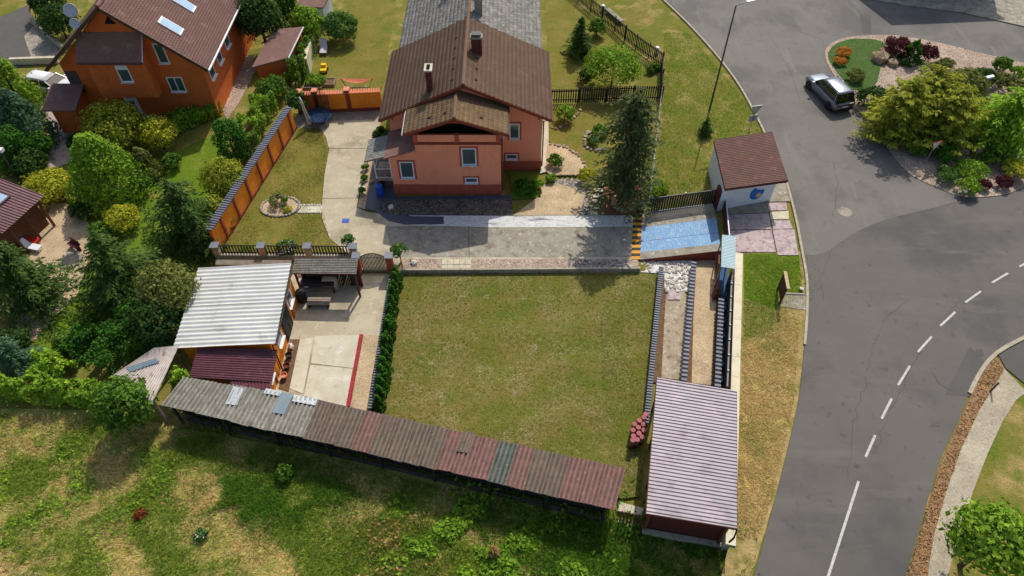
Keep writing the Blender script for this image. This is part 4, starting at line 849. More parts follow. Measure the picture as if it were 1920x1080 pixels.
# concrete wall holding the road bank, with a dark panel fence at its foot
wa,wb_=G(1386,474,.78),G(1370,1022,.78); 
Rw=thing('retaining_wall',Vector((wa.x,wa.y,-.25)),'cream concrete retaining wall running along the grass verge','wall')
nseg=14
for i in range(nseg):
    p=wa.lerp(wb_,i/nseg); q=wa.lerp(wb_,(i+1)/nseg); d=(q-p).normalized()*.008; MB().beam(p+d+Vector((0,0,-.6)),q-d+Vector((0,0,-.6)),.5,1.22+.004*(i%2)).build('wall_block','wall_cream',Rw)
Pf=thing('panel_fence',G(1365,520,-.25),'dark panel fence standing along the cream retaining wall','fence')
fa,fb=G(1372,510,1.3),G(1363,728,1.3)
for i in range(8):
    p=fa.lerp(fb,i/8); q=fa.lerp(fb,(i+1)/8); d=(q-p).normalized()*.05; MB().beam(p+d+Vector((0,0,-.6)),q-d+Vector((0,0,-.6)),.04,1.35).build('panel','black_wood',Pf)
    MB().beam(p+d+Vector((.0,0,.09)),q-d+Vector((0,0,.09)),.09,.05).build('panel_rail','steel_dark',Pf)
    MB().box(p.x-.06,p.x+.06,p.y-.06,p.y+.06,-.3,1.44).build('post','black_wood',Pf)
    s=MB().lathe([(.05,0),(.055,.05),(.0,.08)],(p.x,p.y,1.44),8).build('post_cap','white_plastic',Pf)
ground_poly('blue_corridor','blue_wall',[(1346,484),(1372,486),(1364,560),(1360,728),(1346,728),(1347,560)],-.235,.06)
bp=MB().beam(G(1346,486,.15),G(1344,550,.15),.12,.9); single(bp,'timber_barrier','brown_wood','brown timber barrier between the gravel walk and the blue corridor','barrier')
single(MB().box(*(lambda c:(c.x-.22,c.x+.22,c.y-.2,c.y+.2,-.25,.35))(G(1345,547,.35))),'wooden_crate','brown_wood','small brown wooden box at the end of the timber barrier','box')
# small pale canopy at the wall
Cc=thing('small_canopy',G(1365,500,-.25),'small light blue corrugated canopy over the blue corridor by the wall','canopy')
q=[G(1352,500,2.0),G(1378,504,2.0),G(1380,443,2.1),G(1354,440,2.1)]
MB().corr(q[0],q[3],q[2],q[1],22,.018).build('roof_sheet','canopy_metal',Cc)
for p in q: c=sum(q,Vector())/4; pp=p.lerp(c,.12); MB().box(pp.x-.035,pp.x+.035,pp.y-.035,pp.y+.035,-.3,p.z-.03).build('post','steel',Cc)
MB().beam(q[0].lerp(q[3],.1)+Vector((.1,0,-.06)),q[0].lerp(q[3],.9)+Vector((.1,0,-.06)),.05,.06).build('rail','steel',Cc)
# ------------------------------------------------------------------ ramp, gate, hazard strip
def zr(x): return .7*sm((x-9.5)/5.2)*1.0
rp=[(1203,400),(1342,388),(1352,470),(1200,487)]
def rampz(x,y): return max(0,min(.7,.7*(x-9.4)/4.9))
P=[G(1205,398,0),G(1338,382,.62),G(1352,470,.7),G(1200,487,0)]
ta=[Vector((p.x,p.y,rampz(p.x,p.y))) for p in P]
MB().slab(ta,.9).build('ramp','maroon_trim')['kind']='structure'
def ramp_band(v0,v1,m,name,dz):
    a,b=ta[3].lerp(ta[0],v0),ta[2].lerp(ta[1],v0); c,d=ta[2].lerp(ta[1],v1),ta[3].lerp(ta[0],v1); k=Vector((0,0,dz))
    MB().slab([a+k,b+k,c+k,d+k],.02).build(name,m)['kind']='structure'
ramp_band(0,.14,'concrete_grey','ramp_edge',.022); ramp_band(.14,.36,'blue_paint','ramp_lane',.02); ramp_band(.37,.66,'blue_paint','ramp_lane',.02); ramp_band(.66,.84,'concrete_grey','ramp_edge',.022); ramp_band(.84,1,'concrete','ramp_edge',.022)
ramp_band(.36,.37,'blue_dark','ramp_joint',.018)
hz=tag(thing('hazard_strip',G(1193,445,0),None,None),kind='structure'); ha,hb,hc,hd=G(1184,486,.02),G(1200,486,.02),G(1205,402,.02),G(1187,402,.02)
for i in range(16):
    u0,u1=i/16,(i+1)/16; MB().slab([ha.lerp(hd,u0),hb.lerp(hc,u0),hb.lerp(hc,u1),ha.lerp(hd,u1)],.03).build('stripe','hazard_yellow' if i%2==0 else 'hazard_black',hz)
# sliding gate behind the ramp
Sg=thing('sliding_gate',G(1214,400,0),'long black slatted sliding gate at the top of the blue ramp','gate')
a,b=G(1214,399,.05),G(1346,382,.62)
pickets(Sg,a,b,1.35,.17,.135,'black_wood',rails=(.03,.97),railm='steel_dark',post=2.7,pm='steel',postw=.06,name='slat')
MB().beam(a+Vector((0,-.06,.1)),b+Vector((0,-.06,.1)),.06,.1).build('track','steel',Sg)
Gp=thing('gate_motor',G(1199,398,0),'black gate drive post with pale cap next to the hazard strip','gate drive'); c=Gp.location
MB().box(c.x-.22,c.x+.22,c.y-.18,c.y+.18,-.05,.95).build('housing','plastic_black',Gp); MB().lathe([(.14,0),(.15,.1),(.1,.18),(0,.2)],(c.x,c.y,.95),12).build('lamp','light_white',Gp); MB().box(c.x-.12,c.x+.12,c.y-.185,c.y-.17,.5,.66).build('notice','white_plastic',Gp)
# maroon wall between ramp and kiosk pad
Bw=thing('entrance_wall',G(1352,420,.2),'maroon slatted side wall between the blue ramp and the tiled pad','wall')
a,b=G(1352,372,.65),G(1360,462,.65); pickets(Bw,a,b,.95,.2,.16,'maroon_wood',rails=(.1,.9),name='board'); MB().beam(a+Vector((0.12,0,-.3)),b+Vector((.12,0,-.3)),.14,1.0).build('base','maroon_trim',Bw)
MB().beam(a+Vector((.05,0,1.02)),b+Vector((.05,0,1.02)),.06,.06).build('top_rail','white_plastic',Bw)
# slab pad
pd=tag(thing('slab_pad',G(1420,430,ZR),None,None),kind='structure')
def pslab(q,m='slab_pink',z=.04): MB().prism([tuple(G(a,b,ZR).xy) for a,b in q],ZR-.2,ZR+z).build('slab',m,pd)
pslab([(1363,384),(1436,381),(1441,399),(1363,402)],'concrete_grey'); pslab([(1363,403.5),(1441,400.5),(1446,430),(1364,431)],'slab_pink',.043); pslab([(1365,433),(1446,432),(1455,473),(1378,473)]); pslab([(1448,431),(1489,431),(1497,479),(1458,479)],'slab_pink',.05); pslab([(1438,381),(1474,380),(1476,394),(1441,396)]); pslab([(1443,398),(1478,396),(1479,411),(1445,412)],'paver_beige',.045); pslab([(1446,414),(1480,413),(1486,429),(1449,430)]); pslab([(1438,345),(1478,344),(1482,378),(1438,379)],'concrete_grey',.046)
# ------------------------------------------------------------------ kiosk with maroon roof
Kk=thing('kiosk',(16.6,39.6,ZR),'white rendered kiosk with maroon corrugated roof and a blue mural at the road','kiosk')
k0,k1,k2,k3=G(1360,354,3.5),G(1478,338,3.2),G(1448,247,3.2),G(1338,262,3.5)
for i in range(2): MB().corr(k0.lerp(k3,i/2),k0.lerp(k3,(i+1)/2),k1.lerp(k2,(i+1)/2),k1.lerp(k2,i/2),15,.022).build('roof_sheet','kiosk_roof',Kk)
c=(k0+k1+k2+k3)/4; ins=[Vector((*(c+(p-c)*.86).xy,0)) for p in (k0,k1,k2,k3)]; ins=[p+Vector((-.12,.35,0)) for p in ins]
MB().prism([tuple(p.xy) for p in ins],ZR-.2,3.12).build('wall','white_render',Kk)
MB().beam(k0+Vector((0,.03,-.12)),k1+Vector((0,.03,-.12)),.05,.18).build('fascia','maroon_wood',Kk); MB().beam(k0+Vector((.03,0,-.12)),k3+Vector((.03,0,-.12)),.05,.18).build('fascia','maroon_wood',Kk)
d=(ins[1]-ins[0]).normalized(); nn=Vector((d.y,-d.x,0)); mc=ins[0].lerp(ins[1],.68)+Vector((0,0,1.75))
vs=[]; 
for k in range(15):
    a=2*math.pi*k/15; r=.55*(1 if not 2<=k<=4 else .55); vs.append(mc+d*math.cos(a)*r+Vector((0,0,math.sin(a)*r*1.15)))
MB().add([v+nn*.004 for v in vs]+[v+nn*.012 for v in vs],[tuple(range(15)),tuple(range(15,30))]+[(i,(i+1)%15,15+(i+1)%15,15+i) for i in range(15)]).build('mural','mural_blue',Kk)
vs=[mc+d*(.18+.2*math.cos(a))+Vector((0,0,-.25+.2*math.sin(a))) for a in [2*math.pi*k/12 for k in range(12)]]
MB().add([v+nn*.012 for v in vs]+[v+nn*.018 for v in vs],[tuple(range(12)),tuple(range(12,24))]+[(i,(i+1)%12,12+(i+1)%12,12+i) for i in range(12)]).build('mural_sun','mural_yellow',Kk)
bp=ins[0].lerp(ins[3],.12); MB().box(bp.x-.2,bp.x-.02,bp.y-.4,bp.y+.3,ZR,2.4).build('side_cabinet','maroon_wood',Kk)
# information board on the verge
Ib=thing('notice_board',G(1465,568,ZR),'dark wooden notice board with pale top plank standing on the verge','board')
i0,i1=G(1467,576,ZR),G(1456,553,ZR); 
a,b=G(1462,572,ZR),G(1459,548,ZR); 
for i in range(4): p=a.lerp(b,i/3) ; 
MB().beam(a+Vector((0,0,.95)),b+Vector((0,.3,.95)),.07,1.3).build('panel','board_maroon',Ib)
MB().beam(a+Vector((.05,-.05,1.65)),b+Vector((.05,.35,1.65)),.2,.06).build('top_plank','pale_wood',Ib)
for t in (.08,.92): p=a.lerp(b+Vector((0,.3,0)),t); MB().box(p.x-.05,p.x+.05,p.y-.05,p.y+.05,ZR-.2,2.3).build('post','maroon_wood',Ib)
ground_poly('board_paving','concrete_grey',[(1463,575),(1511,581),(1511,553),(1472,550)],ZR+.02,.1)
MB().beam(G(1470,550,ZR+.03),G(1510,552,ZR+.03),.1,.1).build('edge_stone','stone_grey')['kind']='structure'
single(MB().rock(G(1503,541,ZR+.12),.16,4),'boundary_stone','stone_white','small pale stone at the verge corner by the kerb','stone')
# ------------------------------------------------------------------ orange garden walls
a,b=G(556,240,0),G(413,471,0)
Ow=thing('garden_wall',a,'bright orange rendered garden wall with dark ribbed coping along the side lawn','wall')
d=(b-a).normalized(); n=Vector((d.y,-d.x,0)); ang=math.atan2(d.y,d.x); Lw=(b-a).length
if n.x>0: n=-n
MB().beam(a+n*.12+Vector((0,0,.9)),b+n*.12+Vector((0,0,.9)),.22,2.1).build('wall','orange_render',Ow)
MB().beam(a-n*.02+Vector((0,0,.06)),b-n*.02+Vector((0,0,.06)),.1,.3).build('plinth','maroon_trim',Ow)
for i in range(7): p=a.lerp(b,(i+.35)/7)+n*.0; MB().box(p.x-.11,p.x+.07,p.y-.12,p.y+.12,-.1,1.93).build('pilaster','maroon_trim',Ow)
nc=int(Lw/.22); cme=MB().add([(-.085,-.29,0),(.085,-.29,0),(.085,.29,.0),(-.085,.29,.0),(-.05,-.29,.07),(.05,-.29,.07),(.05,.29,.07),(-.05,.29,.07)],[(0,3,2,1),(4,5,6,7),(0,1,5,4),(1,2,6,5),(2,3,7,6),(3,0,4,7)]).mesh('coping_tile','cap_grey')
MB().beam(a+n*.2+Vector((0,0,1.97)),b+n*.2+Vector((0,0,1.97)),.5,.05).build('coping_bed','black_wood',Ow)
for i in range(nc): o=link('coping_tile',cme,Ow); o.location=a.lerp(b,(i+.5)/nc)+n*.2+Vector((0,0,1.985+.01*random.random()))-a; o.rotation_euler.z=ang
a2,b2=G(560,213,0),G(718,206,0)
Ob=thing('garden_wall',a2,'shaded orange garden wall with terracotta coping behind the trampoline','wall')
MB().beam(a2+Vector((0,.12,.85)),b2+Vector((0,.12,.85)),.22,1.9).build('wall','orange_render',Ob)
MB().beam(a2+Vector((0,.0,.1)),b2+Vector((0,.0,.1)),.1,.36).build('plinth','maroon_trim',Ob)
for px in (598,657,570): p=a2.lerp(b2,(px-560)/158); MB().box(p.x-.17,p.x+.17,p.y-.06,p.y+.36,-.1,2.05).build('pier','maroon_trim',Ob); MB().box(p.x-.24,p.x+.24,p.y-.13,p.y+.43,2.05,2.12).build('pier_cap','cap_terracotta',Ob)
nc=int((b2-a2).length/.2); cme=MB().add([(-.085,-.25,0),(.085,-.25,0),(.085,.25,.06),(-.085,.25,.06),(-.05,-.25,.06),(.05,-.25,.06),(.05,.25,.12),(-.05,.25,.12)],[(0,3,2,1),(4,5,6,7),(0,1,5,4),(1,2,6,5),(2,3,7,6),(3,0,4,7)]).mesh('coping_tile','cap_terracotta')
for i in range(nc): o=link('coping_tile',cme,Ob); o.location=a2.lerp(b2,(i+.5)/nc)+Vector((0,.12,1.795))-a2
# fence on the low wall between side lawn and workshop
Bf=thing('wall_fence',G(412,486,0),'dark picket fence on a low wall with grey capped piers behind the workshop roof','fence')
a,b=G(414,484,0),G(668,486,0)
pickets(Bf,a+Vector((0,0,.35)),b+Vector((0,0,.35)),.85,.2,.09,'black_wood',rails=(.2,.98))
MB().beam(a+Vector((0,0,.1)),b+Vector((0,0,.1)),.25,.55).build('wall','wall_block',Bf)
for px in (413,498,583,667): p=a.lerp(b,(px-414)/254); MB().box(p.x-.2,p.x+.2,p.y-.2,p.y+.2,-.3,1.25).build('pier','wall_block',Bf); MB().box(p.x-.28,p.x+.28,p.y-.28,p.y+.28,1.25,1.33).build('pier_cap','cap_grey',Bf)
Bs=thing('tiled_ledge',G(480,496,0),'narrow grey plank roof between the picket fence and the white workshop roof','ledge')
for i in range(4): MB().slab([G(404,496-i*2.4,.55),G(546,497-i*2.4,.55),G(546,495-i*2.4,.56),G(404,494-i*2.4,.56)],.5).build('plank','grey_wood',Bs)
# arched double gate
Ag=thing('arched_gate',G(702,505,-.1),'arched double gate of dark slats between maroon pillars','gate')
ga,gb=G(681,507,-.1),G(727,507,-.1); wG=gb.x-ga.x
for i in range(18):
    t=(i+.5)/18; h=1.25+.35*math.sin(math.pi*t); x=ga.x+wG*t; MB().box(x-.03,x+.03,ga.y-.015,ga.y+.015,.0,h).build('slat','maroon_wood' if i in (8,9) else 'black_wood',Ag)
for z in (.1,1.1): MB().box(ga.x,gb.x,ga.y+.02,ga.y+.06,z,z+.07).build('rail','steel',Ag)
MB().tube([(ga.x+wG*k/12,ga.y,1.25+.35*math.sin(math.pi*k/12)) for k in range(13)],.03,6).build('arch_rail','black_wood',Ag)
for px in (674,734): p=G(px,507,-.1); MB().box(p.x-.2,p.x+.2,p.y-.22,p.y+.22,-.35,1.35).build('pillar','red_trim',Ag); MB().box(p.x-.27,p.x+.27,p.y-.29,p.y+.29,1.35,1.43).build('pillar_cap','cap_grey',Ag)
# low cap wall along the thuja row
a,b=G(733,522,-.1),G(694,770,-.1); capped_wall('capped_wall','low grey ribbed cap wall between the workshop yard and the thuja row',(a.x,a.y),(b.x,b.y),.3,.14,'black_wood','cap_grey',.26,.19,-.25)
# ------------------------------------------------------------------ black fences of the north-east garden
Ff=thing('picket_fence',G(1032,195,0),'black picket fence crossing from the salmon house to the roadside fence','fence')
pickets(Ff,G(1032,194,0),G(1085,193,0),1.35,.19,.1,'black_wood',post=2.6,postw=.1,rails=(.2,.85)); pickets(Ff,G(1085,193,0),G(1237,189,.1),1.45,.19,.1,'black_wood',post=2.6,postw=.1,rails=(.2,.85))
Fe=thing('picket_fence',G(1236,190,.1),'dark roadside picket fence bending round the north garden','fence')
fl=[(1060,-18),(1105,22),(1150,58),(1190,92),(1238,126),(1237,190)]
for (a,b) in zip(fl,fl[1:]): pickets(Fe,T(*a),T(*b),1.4,.24,.11,'black_wood',post=2.4,rails=(.2,.85))
Fs=thing('mesh_fence',T(1237,192),'grey wire fence hidden behind the big spruce','fence')
a,b=T(1237,192),T(1214,398); 
for i in range(7): p=a.lerp(b,i/6); p.z=terr(p.x,p.y); MB().tube([p+Vector((0,0,-.2)),p+Vector((0,0,1.4))],.03,8).build('post','steel',Fs)
for h in (.15,.55,.95,1.35): MB().tube([Vector((*a.lerp(b,i/6).xy,terr(*a.lerp(b,i/6).xy)+h)) for i in range(7)],.012,5).build('wire','steel',Fs)
for a,b,l in (((1130,20),(0,0),'white plastic cap on the roadside fence corner'),((1231,99),(0,0),'white lid beside the bend of the roadside fence')):
    p=T(*a); single(MB().lathe([(.2,0),(.22,.5),(.14,.6),(0,.62)],p,12),'meter_box','white_plastic',l,'box')
sb=thing('stone_bench',T(1150,40),'grey concrete slab bench outside the roadside fence','bench'); p=sb.location
u=(T(1166,46)-T(1137,20)).normalized(); w=Vector((-u.y,u.x,0)); q0=T(1137,22); q1=T(1166,46); MB().beam(Vector((*q0.xy,p.z+.35)),Vector((*q1.xy,p.z+.35)),.45,.1).build('slab','concrete_grey',sb)
for t in (.15,.85): m_=q0.lerp(q1,t); MB().box(m_.x-.12,m_.x+.12,m_.y-.12,m_.y+.12,p.z-.1,p.z+.31).build('support','concrete_grey',sb)
# left garden boundary: ivy wall
iw=MB().prism([tuple(G(a,b).xy) for a,b in [(592,60),(600,62),(582,140),(572,140)]],-.1,1.6); single(iw,'garden_wall','wall_cream','pale boundary wall below the ivy beside the back lawn','wall')
# neighbour ground pieces
ground_poly('neighbour_lawn','lawn_neighbour',[(300,300),(420,240),(440,310),(405,480),(180,620),(160,660),(60,690),(90,560),(160,530),(200,430)],.012,.05)
ground_poly('gravel_terrace','gravel_tan',None,.03,.06,smooth_line([G(a,b) for a,b in [(100,382),(135,385),(165,415),(170,470),(155,520),(140,560),(95,600),(60,640),(20,600),(60,470),(100,382)]],4)[:-1])
ground_poly('neighbour_drive','slab_pink',[(60,160),(110,170),(125,240),(140,300),(90,320),(95,230),(70,200)],.02,.06)
ground_poly('neighbour_side_path','gravel_pinkish',[(425,130),(470,100),(480,130),(450,190),(425,225),(415,200)],.02,.06)
ground_poly('left_street','asphalt_patch',[(-60,60),(50,10),(75,60),(115,108),(60,120),(-60,150)],.02,.06)
ground_poly('left_court','concrete_grey',[(45,68),(72,38),(112,95),(112,110),(60,112)],.026,.06)
single(MB().beam(G(60,40,.3),G(120,92,.3),.25,.7),'boundary_wall','wall_block','low stone boundary wall by the street behind the terracotta house','wall')
single(MB().beam(G(20,115,.3),G(108,112,.3),.3,.6),'boundary_wall','paver_beige','low pale wall between the white car and the street','wall')
# house across the street, north of the frame: its shadow lies on the street
hA,hB,hC=[G(a,b,ZR) for a,b in ((1672,48),(1610,0),(1768,44))]; sh_=Vector((SX,SY,0))*7.3/math.tan(SUN_EL)
q=[hA+sh_,hA+sh_+(hB-hA).normalized()*9,hA+sh_+(hB-hA).normalized()*9+(hC-hA).normalized()*11,hA+sh_+(hC-hA).normalized()*11]
Nh=thing('street_house',Vector((q[0].x,q[0].y,ZR)),'flat roofed house across the street whose shadow falls on the pavement','house')
MB().prism([tuple(p.xy) for p in q],ZR+7.0,ZR+7.3).build('roof','concrete_grey',Nh); cq=sum(q,Vector())/4; ins=[cq+(p-cq)*.93 for p in q]; MB().prism([tuple(p.xy) for p in ins],ZR-.2,ZR+7.0).build('wall','white_render',Nh)
for i in range(3):
    for z in (2.2,5.0): 
        p=ins[0].lerp(ins[3],(i+.5)/3); d=(ins[3]-ins[0]).normalized(); window(Nh,(d.y,-d.x),(p.x,p.y,ZR+z),1.2,1.4,None)
# ------------------------------------------------------------------ vehicles
def car(name,label,loc,rz,paint,Ln=4.5,Wd=1.85,Hh=1.62,suv=True):
    root=thing(name,loc,label,'car',None,rz); hl=Ln/2; hw=Wd/2; g=.2
    st=[(-hl,.80,.42,.80),(-hl+.08,.93,.34,.92),(-hl+.5,.99,.26,.98),(-.6,1.0,.24,.98),(.6,1.0,.24,.98),(hl-1.15,.99,.24,.97),(hl-.45,.96,.27,.90),(hl-.1,.86,.34,.78),(hl,.7,.42,.66)]
    V=[];F=[]
    for x,k,zb,zs in st:
        w=hw*k; zm=(zb+zs)/2
        V+=[(x,-w*.9,zb),(x,-w,zb+.12),(x,-w,zm+.08),(x,-w*.95,zs),(x,-w*.6,zs+.045),(x,w*.6,zs+.045),(x,w*.95,zs),(x,w,zm+.08),(x,w,zb+.12),(x,w*.9,zb)]
    n=10
    for i in range(len(st)-1):
        for j in range(n): F.append((i*n+j,i*n+(j+1)%n,(i+1)*n+(j+1)%n,(i+1)*n+j))
    F+=[tuple(range(n))[::-1],tuple(range((len(st)-1)*n,len(st)*n))]
    b=MB().add(V,F).build('body',paint,root,world=False,smooth=True)
    z0=.98; z1=Hh-.06; xb0,xb1=(-hl+.1,hl-1.25); xt0,xt1=(-hl+.55,hl-2.05); wb,wt=hw*.93,hw*.74
    gh=MB().hexa([(xb0,-wb,z0-.03),(xb1,-wb,z0-.03),(xb1,wb,z0-.03),(xb0,wb,z0-.03)],[(xt0,-wt,z1),(xt1,-wt,z1),(xt1,wt,z1),(xt0,wt,z1)]).build('glasshouse','car_glass',root,world=False)
    rf=[(xt0-.12,.86,0),(xt0+.2,1,.05),(0,1.02,.075),(xt1-.25,1,.055),(xt1+.1,.9,.0)]; V=[];F=[]
    for x,k,dz in rf: V+=[(x,-wt*k-.02,z1-.02),(x,-wt*k*.75,z1+.02+dz),(x,wt*k*.75,z1+.02+dz),(x,wt*k+.02,z1-.02)]
    for i in range(4):
        for j in range(4): F.append((i*4+j,i*4+(j+1)%4,i*4+4+(j+1)%4,i*4+4+j))
    F+=[(3,2,1,0),(16,17,18,19)]
    MB().add(V,F).build('roof',paint,root,world=False,smooth=True)
    for s in (-1,1):
        for (p,q,w) in (((xb1,s*wb,z0),(xt1+.06,s*wt,z1),.09),((-.25,s*wb,z0),(-.3,s*wt,z1),.08),((xb0+.35,s*wb,z0),(xt0+.1,s*wt,z1),.16)): MB().beam(p,q,.06,w).build('pillar',paint,root,world=False)
        MB().beam((xb0+.1,s*(wb+.012),z0),(xb1,s*(wb+.012),z0),.02,.03).build('window_trim','steel',root,world=False)
        m=MB().box(xb1-.28,xb1-.1,min(s*(hw+.02),s*(hw+.22)),max(s*(hw+.02),s*(hw+.22)),.98,1.14).build('mirror',paint,root,world=False)
        for x in (.35,-.75): MB().box(x-.1,x+.1,min(s*(hw-.01),s*(hw+.03)),max(s*(hw-.01),s*(hw+.03)),.80,.84).build('door_handle','steel',root,world=False)
        for x in (hl-.85,-hl+.85):
            y=s*(hw-.13); w=MB().tube([(x,y-.11,.34),(x,y+.11,.34)],.34,18).build('wheel','tyre',root,world=False)
            r=MB(); r.tube([(x,y+s*.09,.34),(x,y+s*.125,.34)],.21,12); r.build('rim','steel',w,world=False)
            ar=MB().tube([(x,s*(hw-.3),.36),(x,s*(hw+.012),.36)],.40,18).build('wheel_arch','plastic_black',root,world=False)
        MB().box(-hl-.01,-hl+.2,min(s*(hw-.5),s*(hw-.1)),max(s*(hw-.5),s*(hw-.1)),.74,.88).build('tail_light','light_red',root,world=False)
        MB().box(hl-.22,hl-.02,min(s*(hw-.55),s*(hw-.2)),max(s*(hw-.55),s*(hw-.2)),.62,.74).build('headlight','light_white',root,world=False)
    MB().box(-hl-.02,-hl+.05,-.26,.26,.6,.71).build('number_plate','white_plastic',root,world=False)
    MB().box(-hl-.03,-hl+.25,-hw*.8,hw*.8,.3,.5).build('bumper','plastic_black',root,world=False)
    MB().box(-hl-.012,-hl+.03,-hw*.7,hw*.7,.9,.93).build('tailgate_trim','steel',root,world=False)
    MB().beam((xt0+.35,0,z1+.06),(xt0+.2,0,z1+.17),.04,.03).build('antenna','plastic_black',root,world=False)
    return root
p=G(1556,167,ZR+.8); car('parked_car','dark grey hatchback parked on the road at the edge of the garden island',(p.x,p.y,ZR),math.atan2(.96,-.28),'car_paint_dark',4.7,1.9,1.7)
p=G(96,158,.7); car('parked_car','white saloon parked on the paved drive beside the terracotta house',(p.x,p.y,.02),math.atan2(-.28,.96),'car_paint_white',4.6,1.8,1.48)
# ------------------------------------------------------------------ street furniture
p=T(1330,207); sl_=thing('street_lamp',p,'tall thin steel street lamp with short arm on the roadside grass','street lamp')
MB().tube([p+Vector((0,0,-.3)),p+Vector((0,0,9.1))],.085,10,.05).build('pole','steel_dark',sl_); MB().tube([p+Vector((0,0,9.1)),p+Vector((.3,.1,9.2)),p+Vector((.9,.25,9.25))],.04,8).build('arm','steel',sl_); MB().beam(p+Vector((.75,.2,9.26)),p+Vector((1.35,.36,9.3)),.22,.12).build('lamp_head','white_plastic',sl_)
def sign_tri(name,label,px,h,tilt,rz,extra=None,m='sign_back'):
    p=T(*px); r=thing(name,p,label,'road sign'); MB().tube([p+Vector((0,0,-.2)),p+Vector((0,0,h))],.035,8).build('pole','steel',r)
    d=Vector((math.cos(rz),math.sin(rz),0)); n=Vector((-d.y,d.x,0)); c=p+Vector((0,0,h-.25))
    tri=[c+d*-.45+Vector((0,0,.4)),c+d*.45+Vector((0,0,.4)),c+Vector((0,0,-.38))]
    MB().add([v-n*.06 for v in tri]+[v-n*.04 for v in tri],[(0,1,2),(5,4,3),(0,3,4,1),(1,4,5,2),(2,5,3,0)]).build('sign_plate',m,r)
    fr=MB()
    for a,b in zip(tri,tri[1:]+tri[:1]): fr.beam(a-n*.065,b-n*.065,.035,.05)
    fr.build('sign_border','sign_red' if m!='sign_back' else 'steel',r)
    if extra: MB().beam(c+d*-.35+Vector((0,0,-.75))-n*.05,c+d*.35+Vector((0,0,-.75))-n*.05,.03,.55).build('lower_plate','sign_grey',r)
    return r
r=sign_tri('road_sign','grey backed give way sign with a square plate below beside the kiosk',(1404,246),2.3,0,R(12),True)
MB().tube([r.location+Vector((0,-.1,1.1)),r.location+Vector((0,-.1,1.55))],.02,6).build('plate_symbol','plastic_black',r)
sign_tri('road_sign','white faced give way sign leaning at the garden island',(1733,308),2.0,0,R(20),None,'white_plastic')
p=T(1803,371); mk_=thing('garden_lamp',p,'short white topped marker light at the island tip','lamp'); MB().tube([p,p+Vector((0,0,.5))],.03,8).build('pole','brown_wood',mk_); MB().lathe([(.03,0),(.1,.04),(.12,.14),(.06,.22),(0,.24)],p+Vector((0,0,.5)),12).build('globe','white_plastic',mk_,smooth=True)
p=T(1830,190); mk_=thing('garden_lamp',p,'white lantern half hidden among the island trees','lamp'); MB().tube([p,p+Vector((0,0,2.2))],.04,8).build('pole','steel',mk_); MB().beam(p+Vector((-.3,0,2.25)),p+Vector((.3,.1,2.35)),.25,.14).build('lamp_head','white_plastic',mk_)
p=G(38,345,0); mk_=thing('garden_lamp',p,'grey post lantern with square white head beside the yellow shrub','lamp'); MB().tube([p,p+Vector((-.3,.6,2.6))],.06,8).build('pole','steel_dark',mk_); MB().box(p.x-.45,p.x-.1,p.y+.45,p.y+.8,2.6,2.85).build('lamp_head','white_plastic',mk_)
p=T(1856,735); bo=thing('bollard',p,'thin dark bollard post in the leaf strip by the cobbled path','bollard'); MB().tube([p,p+Vector((0,0,.9))],.05,10).build('post','steel_dark',bo); MB().lathe([(.06,0),(.06,.08),(0,.1)],p+Vector((0,0,.88)),10).build('cap','plastic_black',bo)
# ------------------------------------------------------------------ garden furniture
p=G(600,228,0); tr=thing('trampoline',p,'round blue trampoline with dark safety net by the orange wall','trampoline')
R0=1.0; MB().lathe([(R0*.78,.62),(R0,.62),(R0+.03,.66),(R0,.7),(R0*.78,.68)],p,28).build('pad','trampoline_blue',tr); MB().lathe([(0,.63),(R0*.8,.63),(R0*.8,.66),(0,.66)],p,28).build('jump_mat','trampoline_mat',tr)
for k in range(6):
    a=2*math.pi*k/6+.3; q=p+Vector((math.cos(a)*R0,math.sin(a)*R0,0)); MB().tube([q,q+Vector((0,0,.64))],.03,8).build('leg','steel',tr); MB().tube([q+Vector((0,0,.64)),q+Vector((math.cos(a)*.05,math.sin(a)*.05,2.3))],.025,8).build('net_pole','plastic_black',tr)
MB().lathe([(R0*1.0,.7),(R0*1.04,2.25),(R0*1.05,2.25),(R0*1.01,.7)],p,28).build('net','net',tr)
p=G(582,237,0); ps=thing('parasol',p,'closed cream parasol leaning beside the trampoline','parasol'); MB().tube([p,p+Vector((-.35,.3,2.5))],.03,8).build('pole','steel',ps)
MB().tube([p+Vector((-.02,.0,.25)),p+Vector((-.05,.05,.7)),p+Vector((-.18,.14,1.5)),p+Vector((-.28,.24,2.15)),p+Vector((-.36,.3,2.6))],.2,9,.06).build('canopy','parasol_cloth',ps,smooth=True); MB().lathe([(.3,0),(.3,.07),(.06,.1)],p,14).build('base','concrete_grey',ps)
p=G(672,166,0); hm=thing('hammock',p,'terracotta hammock on a curved steel stand on the back lawn','hammock')
MB().tube([p+Vector((-1.35,0,1.0)),p+Vector((-.95,0,.1)),p+Vector((.95,0,.1)),p+Vector((1.35,0,1.0))],.035,8).build('stand','steel_dark',hm)
for s in (-.6,.6): MB().beam(p+Vector((s,-.4,.05)),p+Vector((s,.4,.05)),.05,.05).build('foot','steel',hm)
ht=MB(); V=[];F=[]
for i in range(13):
    t=i/12; x=-1.3+2.6*t; z=.98-.32*math.sin(math.pi*t); w=.04+.3*math.sin(math.pi*t)
    V+=[p+Vector((x,-w,z+.1*math.sin(math.pi*t))),p+Vector((x,0,z)),p+Vector((x,w,z+.1*math.sin(math.pi*t)))]
for i in range(12): F+=[(3*i,3*i+3,3*i+4,3*i+1),(3*i+1,3*i+4,3*i+5,3*i+2)]
MB().add(V,F).add([v-Vector((0,0,.02)) for v in V],[q[::-1] for q in F]).build('sling','hammock_cloth',hm)
